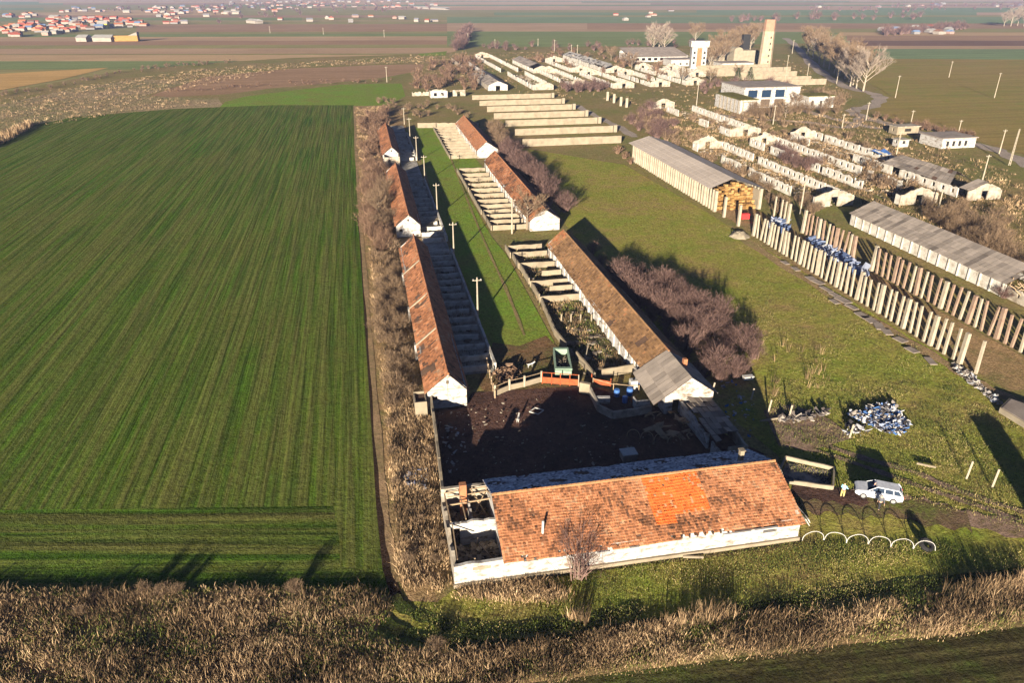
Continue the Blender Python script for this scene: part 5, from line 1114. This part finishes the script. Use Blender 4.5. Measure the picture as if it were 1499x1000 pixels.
BANK = [(-120, 868), (0, 868), (300, 866), (540, 866), (568, 885), (545, 925), (600, 958), (760, 950), (900, 932), (760, 1000), (700, 1060), (-200, 1060)]
BANKR = [(750, 955), (900, 925), (1050, 905), (1250, 895), (1400, 868), (1560, 850), (1560, 905), (1400, 925), (1200, 945), (1000, 968), (800, 995)]
blades('dry_weeds', [(BANK, 12000), (BANKR, 5200)], 0, 14, .12, .5, M['dry'], 1, .020, .7, .8, bias=.32)
blades('tall_dry_stalks', [(BANK, 3200), (BANKR, 1600)], 0, 7, .5, 1.0, M['dry'], 14, .016, .5, .6, bias=.55)
blades('dry_weeds', [([(590, 862), (660, 862), (665, 875), (740, 880), (830, 880), (820, 850), (665, 858), (645, 740), (636, 620), (612, 600), (570, 600), (575, 720)], 2600), ([(545, 380), (582, 360), (604, 560), (604, 600), (568, 600), (552, 480)], 2600), ([(521, 158), (560, 156), (560, 240), (575, 340), (545, 380), (530, 300)], 2400)], 0, 14, .25, .8, M['dry'], 2, .025, .6, .6)
blades('meadow_grass', [([(560, 880), (700, 905), (1170, 830), (1380, 812), (1560, 800), (1560, 850), (1250, 890), (900, 930), (640, 950)], 2300), ([(1130, 560), (1110, 640), (1160, 700), (1330, 730), (1560, 790), (1600, 700), (1400, 560)], 5200), ([(1110, 470), (1120, 560), (1400, 570), (1440, 560), (1300, 480), (1120, 360), (1000, 300)], 2200), ([(665, 866), (1168, 795), (1400, 800), (1400, 815), (1170, 835), (700, 905)], 2600)], 0, 7, .04, .15, M['drygreen'], 3, .02, .8, .5)
blades('bank_grass', [(BANK, 7500), (BANKR, 1800)], 0, 10, .1, .35, M['drygreen'], 11, .025, .6, .6, bias=.2)
PW = lambda *b: [(b[0], b[2]), (b[1], b[2]), (b[1], b[3]), (b[0], b[3])]
def scatterw(b, n): return (PW(*b), n)
for nm_, mt_, sd_, hh_ in (('pen_weeds', 'dry', 61, (.2, .7)), ('pen_grass', 'drygreen', 62, (.1, .4))):
    _g = g; g = lambda x, y, z=0: (x, y)          # these plots are given in metres already
    blades(nm_, [(PW(26.2, 32.6, 85, 138), 700), (PW(25.4, 32.6, 152, 208), 600), (PW(25.4, 32.6, 227, 276), 350), (PW(10.2, 14.5, 89, 138), 120)], 0, 9, hh_[0], hh_[1], M[mt_], sd_, .03, .6, .6, bias=.1)
    g = _g
for bx_, n_, lab_ in (((26.3, 32.5, 98, 137), 130, 'broken concrete and rubble lying in the pens of the brown tiled barn'), ((26.3, 32.4, 85, 97), 120, 'stones and debris strewn over the overgrown pen'), ((10.2, 14.6, 89, 137), 120, 'pale debris strewn through the shaded pens')):
    a = MB(); q_ = random.Random(n_)
    for i in range(n_):
        x, y = q_.uniform(bx_[0], bx_[1]), q_.uniform(bx_[2], bx_[3]); r_ = .08+.5*q_.random()**2.5; t_ = q_.random()*3
        V_ = [(x+r_*cos(t_+k*1.57)*(1.3 if k % 2 else .7), y+r_*sin(t_+k*1.57), 0.0) for k in range(4)]; a.hexa(V_+[(p[0], p[1], .06+r_*.35*q_.random()) for p in V_], 0, q_.random())
    tag(a.build('rubble_scatter', M['rubble'], org=((bx_[0]+bx_[1])/2, bx_[2], 0)), None, None, None, 'stuff')
blades('tall_stalks', [([(960, 905), (1070, 890), (1090, 905), (980, 925)], 90), ([(1380, 868), (1499, 845), (1520, 860), (1400, 885)], 140), ([(1110, 500), (1200, 500), (1220, 560), (1130, 600)], 25), ([(820, 905), (860, 900), (860, 915)], 20)], 0, 8, .9, 1.6, M['dry'], 4, .02, .3, .25)
blades('ditch_reeds', [([(-60, 215), (0, 200), (42, 180), (50, 184), (10, 208), (-60, 232)], 420)], 0, 14, 1.2, 2.4, M['dry'], 5, .06, .5, .2)
blades('rough_weeds', [([(930, 150), (1280, 170), (1499, 260), (1520, 440), (1300, 320), (1100, 260)], 3500), ([(0, 145), (120, 125), (300, 100), (560, 84), (640, 82), (640, 90), (440, 98), (220, 140), (320, 150), (180, 165), (60, 185), (0, 195)], 3600), ([(600, 80), (1000, 70), (1160, 90), (1250, 140), (1260, 180), (1100, 180), (900, 150), (700, 130), (620, 140)], 3600), ([(930, 180), (1100, 190), (1300, 215), (1499, 300), (1499, 420), (1300, 310), (1100, 260)], 3800)], 0, 7, .3, .9, M['dry'], 6, .05, .8, .6)

# ------------------------------------------------------------------ the car
cx, cy = g(1284, 727); pA, pB = g(1266, 717), g(1303, 724)
car = thing('parked_car', 'white station wagon parked on the dirt track with a long dark shadow', 'car', (cx, cy, 0), atan2(pB[1]-pA[1], pB[0]-pA[0]))
def cm_(mb, name, mat, par=car, smooth=False):
    o = mb.build(name, mat, None, smooth=smooth, org=(0, 0, 0)); o.parent = par; return o
prof_low = [(-2.15, .45), (-2.22, .62), (-2.15, .80), (-1.95, .90), (-1.25, 1.02), (-.55, 1.06), (1.95, 1.06), (2.2, 1.0), (2.25, .7), (2.2, .42), (1.85, .30), (-1.8, .30)]
a = MB()
def loft(a, prof, hw, hw2, m=0):
    n = len(prof); sec = []
    for s_, k_, z_ in ((-1, hw-.10, .0), (-1, hw, 0), (1, hw, 0), (1, hw-.10, 0)):
        pass
    rings = [(-hw, .94), (-hw+.06, 1.0), (hw-.06, 1.0), (hw, .94)]
    base = len(a.v); cxp = sum(p[0] for p in prof)/n; czp = sum(p[1] for p in prof)/n
    for yy, sc in rings:
        for (x, z) in prof: a.v.append((cxp+(x-cxp)*sc, yy, czp+(z-czp)*sc))
    for r_ in range(3):
        for i in range(n):
            j = (i+1) % n; a.f.append((base+r_*n+i, base+r_*n+j, base+(r_+1)*n+j, base+(r_+1)*n+i)); a.m.append(m); a.t.append(.5)
    a.f.append(tuple(base+i for i in range(n-1, -1, -1))); a.m.append(m); a.t.append(.5)
    a.f.append(tuple(base+3*n+i for i in range(n))); a.m.append(m); a.t.append(.5)
loft(a, prof_low, .88, .8); cm_(a, 'body', M['carw'])
a = MB(); b0, b1 = [(-1.05, 1.0), (2.12, 1.0), (1.72, 1.50), (-.30, 1.52)], .84
zt = 1.5
lowr = [(-1.05, -.84, 1.03), (2.12, -.84, 1.03), (2.12, .84, 1.03), (-1.05, .84, 1.03)]; upr = [(-.32, -.68, zt), (1.80, -.68, zt-.04), (1.80, .68, zt-.04), (-.32, .68, zt)]
a.hexa(lowr+upr); cm_(a, 'cabin_glass', M['glass'])
a = MB(); a.hexa([(-.36, -.70, zt-.01), (1.84, -.70, zt-.04), (1.84, .70, zt-.04), (-.36, .70, zt-.01), (-.25, -.64, zt+.06), (1.72, -.64, zt+.03), (1.72, .64, zt+.03), (-.25, .64, zt+.06)]); cm_(a, 'roof', M['carw'])
for s_ in (-1, 1):
    for (x0, x1, w_) in ((-1.08, -.33, .07), (.45, .45, .05), (1.28, 1.2, .09), (2.12, 1.78, .12)):
        a = MB(); a.beam((x0, s_*.855, 1.04), (x1, s_*.695, zt), w_*.6); cm_(a, 'pillar', M['carw'])
    a = MB(); a.box(-.75, -.55, s_*.9-.09, s_*.9+.09, 1.02, 1.16); cm_(a, 'mirror', M['carw'])
    a = MB(); a.box(-2.2, -1.95, s_*.62-.17, s_*.62+.17, .66, .80); cm_(a, 'headlight', M['chrome'])
    a = MB(); a.box(2.12, 2.262, s_*.72-.1, s_*.72+.1, .72, .98); cm_(a, 'tail_light', M['red'])
    for x0, x1 in ((-.62, .42), (.48, 1.3)):
        a = MB(); a.box(x0, x1, s_*.882-.006, s_*.882+.006, .42, .435); a.box(x1-.01, x1+.01, s_*.882-.006, s_*.882+.006, .45, 1.0); a.box(x1-.28, x1-.1, s_*.885-.012, s_*.885+.012, .88, .91); cm_(a, 'door_seam', M['dark'])
    for xw in (-1.38, 1.38):
        a = MB(); a.beam((xw, s_*.66, .33), (xw, s_*.895, .33), .33, n=20); w_ = cm_(a, 'wheel', M['black'])
        a = MB(); a.beam((xw, s_*.88, .33), (xw, s_*.905, .33), .21, n=14); cm_(a, 'rim', M['chrome'], w_)
a = MB(); a.box(2.2, 2.275, -.26, .26, .55, .66); a.box(-2.26, -2.2, -.26, .26, .42, .52); cm_(a, 'number_plate', M['white_pipe'])
a = MB(); a.box(-2.235, -2.15, -.4, .4, .6, .72); cm_(a, 'grille', M['dark'])

# ------------------------------------------------------------------ people
SK = plain('skin', (.45, .27, .19), .6); HAIR = plain('dark_hair', (.03, .02, .015), .8)
def skin_mesh(name, verts, edges, radii, mat, root=0, lvl=1):
    me = bpy.data.meshes.new(name); me.from_pydata(verts, edges, []); o = bpy.data.objects.new(name, me); COL.objects.link(o)
    m1 = o.modifiers.new('s', 'SKIN'); m2 = o.modifiers.new('ss', 'SUBSURF'); m2.levels = m2.render_levels = lvl
    for i, r in enumerate(radii): me.skin_vertices[0].data[i].radius = (r, r) if not isinstance(r, tuple) else r
    me.skin_vertices[0].data[root].use_root = True
    dg = bpy.context.evaluated_depsgraph_get(); me2 = bpy.data.meshes.new_from_object(o.evaluated_get(dg)); o.modifiers.clear(); o.data = me2; me2.name = name
    me2.materials.clear(); me2.materials.append(mat); me2.polygons.foreach_set('use_smooth', [True]*len(me2.polygons)); return o
def person(px_, label, face, top, legs, stride=.16, arm_fwd=(.1, .1), hood=None, shoes=None, hs=1.0):
    x, y = g(*px_)
    V = [(0, 0, .95), (0, .0, 1.15), (0, 0, 1.38), (0, .01, 1.50), (0, .02, 1.60), (0, .02, 1.72)]; R = [.14, .13, (.17, .11), .055, .085, .075]; Ed = [(0, 1), (1, 2), (2, 3), (3, 4), (4, 5)]
    for s_ in (-1, 1):
        st = stride*s_; b = len(V); V += [(s_*.09, 0, .88), (s_*.10, st*.6, .5), (s_*.10, st*.7-.02, .10), (s_*.11, st*.7+.12, .03)]; R += [.095, .062, .045, .04]; Ed += [(0, b), (b, b+1), (b+1, b+2), (b+2, b+3)]
        b = len(V); f = arm_fwd[0 if s_ < 0 else 1]
        V += [(s_*.19, 0, 1.40), (s_*.25, f*.3, 1.14), (s_*.24, f*1.0+.06, .93), (s_*.235, f*1.1+.09, .86)]; R += [.06, .042, .028, (.035, .02)]; Ed += [(2, b), (b, b+1), (b+1, b+2), (b+2, b+3)]
        for q in range(4):
            c = len(V); V += [(s_*(.235+.0), f*1.1+.075+.018*q, .80), (s_*.225, f*1.1+.08+.018*q, .765)]; R += [.009, .008]; Ed += [(b+3, c), (c, c+1)]
        c = len(V); V += [(s_*.20, f*1.1+.12, .83)]; R += [.01]; Ed += [(b+3, c)]
    o = skin_mesh('person', V, Ed, R, SK); o.location = (x, y, 0); o.rotation_euler = (0, 0, face); o.scale = (hs,)*3
    tag(o, label, 'person')
    def part(nm, V, E_, R, mat):
        p = skin_mesh(nm, V, E_, R, mat); p.parent = o; return p
    Vj = [(0, 0, .92), (0, 0, 1.15), (0, 0, 1.40)]; Rj = [(.17, .13), (.165, .125), (.19, .13)]; Ej = [(0, 1), (1, 2)]
    for s_ in (-1, 1):
        f = arm_fwd[0 if s_ < 0 else 1]; b = len(Vj); Vj += [(s_*.20, 0, 1.40), (s_*.255, f*.3, 1.14), (s_*.245, f*.95+.05, .95)]; Rj += [.075, .06, .048]; Ej += [(2, b), (b, b+1), (b+1, b+2)]
    part('jacket', Vj, Ej, [tuple(q*1.18 for q in (r if isinstance(r, tuple) else (r, r))) for r in Rj], top)
    Vt = [(0, 0, .96)]; Rt = [(.155, .12)]; Et = []
    for s_ in (-1, 1):
        st = stride*s_; b = len(Vt); Vt += [(s_*.09, 0, .86), (s_*.10, st*.6, .5), (s_*.10, st*.7-.02, .12)]; Rt += [.11, .082, .065]; Et += [(0, b), (b, b+1), (b+1, b+2)]
        part('shoe', [(s_*.10, st*.7-.04, .06), (s_*.11, st*.7+.18, .05)], [(0, 1)], [.055, .05], shoes or M['black'])
    part('trousers', Vt, Et, [tuple(q*1.15 for q in (r if isinstance(r, tuple) else (r, r))) for r in Rt], legs)
    part('hood' if hood else 'hair', [(0, -.01, 1.55), (0, -.02, 1.66), (0, 0, 1.76)] if hood else [(0, -.03, 1.66), (0, 0, 1.75)], [(0, 1), (1, 2)] if hood else [(0, 1)], [.1, .11, .08] if hood else [.085, .075], hood or HAIR)
    # face: nose, eyes
    a = MB(); a.beam((0, .095, 1.64), (0, .125, 1.62), .014); n_ = a.build('nose', SK, None, org=(0, 0, 0)); n_.parent = o
    return o
P_CY = plain('light_blue_fabric', (.25, .55, .75), .9); P_YL = plain('yellow_brown_fabric', (.45, .38, .14), .9); P_DK = plain('navy_fabric', (.03, .035, .07), .9); P_GR = plain('grey_fabric', (.075, .08, .095), .9); P_BK = plain('black_fabric', (.02, .02, .025), .9)
person((1233, 728), 'person in a light blue top with one arm out, left of the white car', radians(-60), P_CY, P_YL, .12, (.1, .45), None, None, 1.02)
person((1277, 726), 'person in a dark hooded jacket standing against the side of the white car', radians(-150), P_DK, P_DK, .1, (.15, .2), P_DK)
person((1287, 746), 'person in dark grey clothes walking in front of the white car', radians(160), P_GR, P_BK, .3, (.3, -.2))

# ------------------------------------------------------------------ hoops, tyre, planks
hp = [(1174, 792), (1206, 791), (1239, 795), (1271, 797), (1304, 801), (1337, 804), (1369, 807)]
for k in range(6):
    (x0, y0), (x1, y1) = g(*hp[k]), g(*hp[k+1]); x0 += (x1-x0)*.03; a = MB(); prev = None
    for i in range(15):
        t = pi*i/14; c = ((x0+x1)/2-cos(t)*(x1-x0)/2, (y0+y1)/2-cos(t)*(y1-y0)/2, 1.05*sin(t)**.8)
        if prev: a.beam(prev, (c[0], c[1]+.04*sin(k*3+i), c[2]), .032, n=6)
        prev = c
    tag(a.build('white_hoop', M['white_pipe'], org=((x0+x1)/2, (y0+y1)/2, 0)), ['first white half hoop from the building end', 'second white half hoop from the building', 'third white half hoop from the building', 'third white half hoop from the dark tyre end', 'white half hoop next to the one over the tyre', 'last white half hoop, standing over the dark tyre'][k], 'hoop', 'row of white half hoops')
for k in range(4):
    (x0, y0), (x1, y1) = g(918+k*20, 640+k*3), g(937+k*20, 643+k*3); a = MB(); prev = None
    for i in range(13):
        t = pi*i/12; c = ((x0+x1)/2-cos(t)*(x1-x0)/2, (y0+y1)/2-cos(t)*(y1-y0)/2, 1.15*sin(t)**.8)
        if prev: a.beam(prev, c, .05, n=6)
        prev = c
    tag(a.build('dark_hoop', M['wood'], org=((x0+x1)/2, (y0+y1)/2, 0)), 'brown half hoop in the shaded yard below the annex', 'hoop', 'hoops in the shaded yard')
def tyre(px_, r, wd, tilt, label, rz=0):
    a = MB(); n, k = 24, 8; x, y = g(*px_)
    for i in range(n):
        for j in range(k):
            def q(i, j): u, v = 2*pi*i/n, 2*pi*j/k; rr_ = r-wd*.45+wd*.45*cos(v); return (rr_*cos(u), rr_*sin(u), wd*.5*sin(v))
            a.quad(q(i, j), q(i+1, j), q(i+1, j+1), q(i, j+1))
    o = a.build('old_tyre', M['black'], None, smooth=True, org=(0, 0, 0)); o.location = (x, y, r*sin(tilt)*.95+.12); o.rotation_euler = (tilt, 0, rz)
    return tag(o, label, 'tyre')
tyre((1355, 803), .72, .45, radians(28), 'large old tyre leaning under the last white hoop', .3)
tyre((1074, 345), .5, .25, radians(70), 'black tyre beside the mound at the start of the post row')
def mound(px_, r, h, mat, label, cat='mound', name='earth_mound', sy=.7):
    x, y = g(*px_); a = MB(); n = 22; q = random.Random(int(x)); rr_ = [0, .35, .65, .88, 1.02]; hh = [1, .92, .62, .25, -.06]
    P = [[(x+r*rr_[j]*cos(2*pi*i/n)*(1+.1*sin(i*1.7+j)), y+r*sy*rr_[j]*sin(2*pi*i/n)*(1+.1*sin(i*2.3)), h*hh[j]*(1+.15*sin(i*1.3+j*2)*(j > 0))) for i in range(n)] for j in range(5)]
    for j in range(4):
        for i in range(n): a.quad(P[j][i], P[j+1][i], P[j+1][(i+1) % n], P[j][(i+1) % n])
    return tag(a.build(name, mat, None, smooth=True, org=(x, y, 0)), label, cat)
mound((1083, 346), 2.0, 1.0, M['concrete'], 'small tan earth mound beside the first front-row post', sy=1.0)
x, y = g(1090, 322); a = MB(); a.box(x-.9, x+.9, y-.5, y+.5, .3, 1.5); tag(a.build('red_crate', M['red'], org=(x, y, 0)), 'red and white crate between the shed and the first posts', 'crate')
pl = thing('panel_stack', 'white panels leaning at the right corner of the nearest building', 'panel', (*g(1172, 755), 0)); x, y = g(1172, 755)
a = MB(); a.hexa([(x, y-1.6, 0), (x+.08, y-1.6, 0), (x+.08, y+.2, 0), (x, y+.2, 0), (x-.5, y-1.5, .8), (x-.42, y-1.5, .8), (x-.42, y+.1, .7), (x-.5, y+.1, .7)]); a.build('sheet', M['white_pipe'], pl)
a = MB(); a.hexa([(x+.3, y-1.2, 0), (x+.38, y-1.2, 0), (x+.38, y+.9, 0), (x+.3, y+.9, 0), (x-.05, y-1.2, .6), (x+.03, y-1.2, .6), (x+.03, y+.9, .6), (x-.05, y+.9, .6)]); a.build('sheet', M['white_pipe'], pl)
for p, q, lab in [((1113, 618), (1165, 610), 'fallen pale log beside dark rubbish'), ((1342, 680), (1370, 686), 'pale plank lying alone in the grass below the rubbish heap'), ((1000, 817), (1030, 818), 'white plank on the grass before the front wall'), ((1095, 786), (1130, 777), 'plank leaning on the front wall foot')]:
    x0, y0 = g(*p); x1, y1 = g(*q); a = MB(); a.beam((x0, y0, .12), (x1, y1, .14), .12, n=6); a.beam((x0+.4, y0+.25, .08), (x1-.5, y1+.2, .1), .06); tag(a.build('plank', M['concrete_pale'], org=(x0, y0, 0)), lab, 'plank')
crumple('litter', 'small stones, straw and litter trodden into the yard mud', [(650, 610), (700, 590), (840, 580), (900, 620), (1030, 640), (1040, 660), (800, 690), (670, 700)], .03, 260, M['rubble'], 'litter', 41, .13)
crumple('wood_scraps', 'loose boards and scraps before the annex wall', [(950, 605), (990, 600), (1020, 640), (1000, 650), (960, 640)], .15, 40, M['wood'], 'wood scraps', 42, .4, long=2.0)
# things in the dark yard
def crate(px_, w_, d_, h, mat, label, cat, nm):
    x, y = g(*px_); t = thing(nm, label, cat, (x, y, 0)); a = MB(); a.box(x-w_/2, x+w_/2, y-d_/2, y+d_/2, .1, h); a.build('body', mat, t)
    a = MB(); a.box(x-w_/2-.06, x+w_/2+.06, y-d_/2-.06, y+d_/2+.06, h, h+.08); a.build('lid', M['white_pipe'], t); return t
crate((920, 672), 1.6, 1.3, .9, M['slate'], 'pale box standing in the middle of the dark yard', 'box', 'yard_box')
crate((1095, 556), 1.3, .6, .5, M['white_pipe'], 'white box lying in the building shadow beside the thicket', 'box', 'white_box')
crate((975, 590), .9, .7, 1.2, M['white'], 'white bin by the barn porch wall', 'bin', 'bin')
x, y = g(786, 603); a = MB()
for p, q in (((-.9, 0), (0, .8)), ((0, .8), (.9, 0)), ((.9, 0), (0, -.8)), ((0, -.8), (-.9, 0))): a.beam((x+p[0], y+p[1], .12), (x+q[0], y+q[1], .12), .07)
tag(a.build('square_frame', M['white_pipe'], org=(x, y, 0)), 'thin white square frame lying in the dark yard', 'frame')
# two white animals by the mud
for p, lab, rz in [((777, 538), 'white dog standing on the churned mud', .2), ((759, 617), 'small pale dog near the left of the dark yard', 1.2)]:
    x, y = g(*p)
    V = [(-.32, 0, .5), (0, 0, .52), (.3, 0, .55), (.45, 0, .68), (.6, 0, .74), (.74, 0, .70)]; R = [.11, .12, .14, .08, .085, .04]; Ed = [(0, 1), (1, 2), (2, 3), (3, 4), (4, 5)]
    for sx, sy in ((-.3, -.09), (-.3, .09), (.28, -.09), (.28, .09)):
        b = len(V); k_ = 0 if sx < 0 else 2; V += [(sx+(.04 if sx < 0 else 0), sy, .34), (sx+(-.06 if sx < 0 else .02), sy, .17), (sx, sy, .02)]; R += [.06, .035, .03]; Ed += [(k_, b), (b, b+1), (b+1, b+2)]
    b = len(V); V += [(-.45, 0, .58), (-.6, 0, .72)]; R += [.03, .02]; Ed += [(0, b), (b, b+1)]
    for s_ in (-1, 1): c = len(V); V += [(.57, s_*.06, .86)]; R += [.02]; Ed += [(4, c)]
    o = skin_mesh('dog', V, Ed, R, M['white_pipe'], 1); o.location = (x, y, 0); o.rotation_euler = (0, 0, rz); tag(o, lab, 'dog')

# ------------------------------------------------------------------ far village
rh = random.Random(99)
roofc = {'red': (.30, .075, .045), 'orange': (.36, .13, .055), 'brown': (.15, .08, .055), 'grey': (.16, .16, .18), 'white': (.25, .24, .225), 'blue': (.12, .18, .30)}
RM_ = {k: plain(k+'_roof', v, .8, .1) for k, v in roofc.items()}
WM_ = {'pale': plain('pale_render', (.23, .20, .17), .9, .1), 'pink': plain('pink_render', (.26, .17, .14), .9, .1), 'yellow': plain('yellow_render', (.45, .40, .06), .9, .1), 'greyw': plain('grey_render', (.16, .15, .145), .9, .1)}
hp_ = {}
def house(x, y, rc, wc, sx, sy, h, rz, label, group, cat='house', name='village_house'):
    key = (rc, wc)
    if key not in hp_:
        a = MB(); a.box(-.5, .5, -.5, .5, 0, .62); wl = a.build(name, WM_[wc], org=(0, 0, 0))
        a = MB(); v = [(-.55, -.56, .60), (.55, -.56, .60), (.55, .56, .60), (-.55, .56, .60), (-.5, 0, 1.0), (.5, 0, 1.0)]
        a.v = v; a.f = [(0, 1, 5, 4), (2, 3, 4, 5), (1, 2, 5), (3, 0, 4), (3, 2, 1, 0)]; a.m = [0]*5; a.t = [.5]*5
        rf = a.build('roof', RM_[rc], wl)
        a = MB()
        for i in (-.3, 0, .3): a.box(i-.06, i+.06, -.512, -.502, .2, .45)
        a.build('window', M['dark'], wl) if False else None
        hp_[key] = wl; o = wl
    else: o = copy_tree(hp_[key])
    o.location = (x, y, 0); o.scale = (sx, sy, h); o.rotation_euler = (0, 0, rz); return tag(o, label, cat, group)
zones = [([(0, 54), (0, 40), (40, 32), (90, 27), (150, 26), (212, 28), (215, 40), (150, 44), (110, 46), (60, 53)], 110, 'in the dense near cluster of the village', .7),
         ([(0, 24), (60, 20), (60, 25), (0, 28)], 8, 'in the row left of the near village cluster', .2), ([(60, 12), (200, 10), (200, 18), (80, 18)], 14, 'in the thin line behind the village cluster', .2),
         ([(215, 35), (215, 10), (330, 8), (330, 22), (270, 35)], 50, 'in the middle part of the village', .45), ([(330, 20), (330, 1), (470, 0), (480, 8), (420, 18)], 46, 'in the farther right part of the village', .35),
         ([(470, 10), (480, 1), (560, 1), (650, 4), (640, 12), (540, 12)], 34, 'strung out along the far road', .25), ([(390, 28), (490, 22), (640, 28), (640, 33), (520, 34), (400, 32)], 14, 'standing alone on the fields before the village', .35),
         ([(860, 31), (940, 12), (1000, 14), (930, 30)], 6, 'alone beyond the far green field', .5), ([(1290, 50), (1290, 43), (1390, 39), (1392, 50)], 16, 'in the small far hamlet at right', .3), ([(1180, 8), (1499, 4), (1499, 9), (1200, 12)], 12, 'on the far horizon plain', .3)]
for zi, (poly, n, place_, redp) in enumerate(zones):
    for (x, y) in scatter(poly, n, 500+zi, 7):
        rc = rh.choice(['red', 'orange', 'red', 'brown']) if rh.random() < redp else rh.choice(['grey', 'white', 'brown', 'white', 'blue', 'grey'])
        wc = rh.choice(['pale', 'pale', 'pink', 'greyw']); big = 1.25 if y > 1500 else 1
        house(x, y, rc, wc, rh.uniform(6, 10.5)*big, rh.uniform(6, 9)*big, rh.uniform(3.5, 5.5), rh.choice([0, pi/2, .2, -.2])+rh.uniform(-.1, .1), f'small far house with a {rc} roof {place_}', 'far village houses '+str(zi))
x, y = g(153, 41); house(x, y, 'white', 'yellow', 11, 10, 9, 0, 'bright yellow house at the near edge of the village', None)
for (p, q, lab, m_) in [((117, 60), (132, 60), 'left of two long white sheds before the village', 'white'), ((141, 60), (168, 60), 'right of two long white sheds before the village', 'white'), ((75, 27), (88, 27), 'large pale domed barn at the top of the village cluster', 'white'), ((615, 12), (655, 14), 'long white hall on the far road', 'white'), ((330, 20), (352, 20), 'wide pale hall right of the village', 'white'), ((367, 33), (380, 34), 'single white barn on the brown field edge', 'white')]:
    x0, y0 = g(*p); x1, y1 = g(*q); house((x0+x1)/2, (y0+y1)/2, m_, 'pale', hypot(x1-x0, y1-y0), 12, 6, atan2(y1-y0, x1-x0), lab, None, 'barn', 'far_barn')
x, y = g(183, 60); t = thing('straw_stack', 'golden straw stack right of the long white sheds', 'straw stack', (x, y, 0)); a = MB(); a.box(x-10, x+12, y, y+8, 0, 5); a.build('bales', M['straw'], t); a = MB(); a.hexa([(x+4, y-.2, 5), (x+12, y-.2, 5), (x+12, y+8.2, 5), (x+4, y+8.2, 5), (x+4, y, 5.1), (x+12, y, 8), (x+12, y+8, 8), (x+4, y+8, 5.1)]); a.build('canopy', M['slate'], t)
for k, poly in enumerate([[(0, 42), (200, 30), (330, 18), (480, 6), (650, 6), (640, 14), (480, 20), (330, 34), (200, 42), (100, 48)], [(60, 16), (330, 6), (480, 3), (470, 10), (330, 16), (60, 22)], [(1180, 10), (1499, 5), (1499, 14), (1200, 20)], [(1290, 48), (1400, 40), (1420, 42), (1300, 52)]]):
    bushes(scatter(poly, 60, 600+k, 8), 'plum', ['brown garden tree crown among the near village houses', 'tree crown behind the village', 'far bush mass on the right plain', 'garden tree around the small hamlet'][k], 'far garden trees %d' % k, 1.6, 3.2, 60+k)
flush()

# ------------------------------------------------------------------ the air
a = MB(); a.box(-8900, 8900, -250, 13900, -2.0, 60)
hz = a.build('haze', [bpy.data.materials.new('haze_air')]); hz['kind'] = 'stuff'
m = hz.data.materials[0]; m.use_nodes = True; nt = m.node_tree; nt.nodes.clear()
out = nt.nodes.new('ShaderNodeOutputMaterial'); pv = nt.nodes.new('ShaderNodeVolumePrincipled')
pv.inputs['Color'].default_value = (.50, .60, 1.0, 1); pv.inputs['Density'].default_value = .0001; pv.inputs['Anisotropy'].default_value = .0
nt.links.new(pv.outputs[0], out.inputs['Volume'])
S.cycles.volume_bounces = 0
for k_ in protos.values():
    if '_h' in k_: del k_['_h']
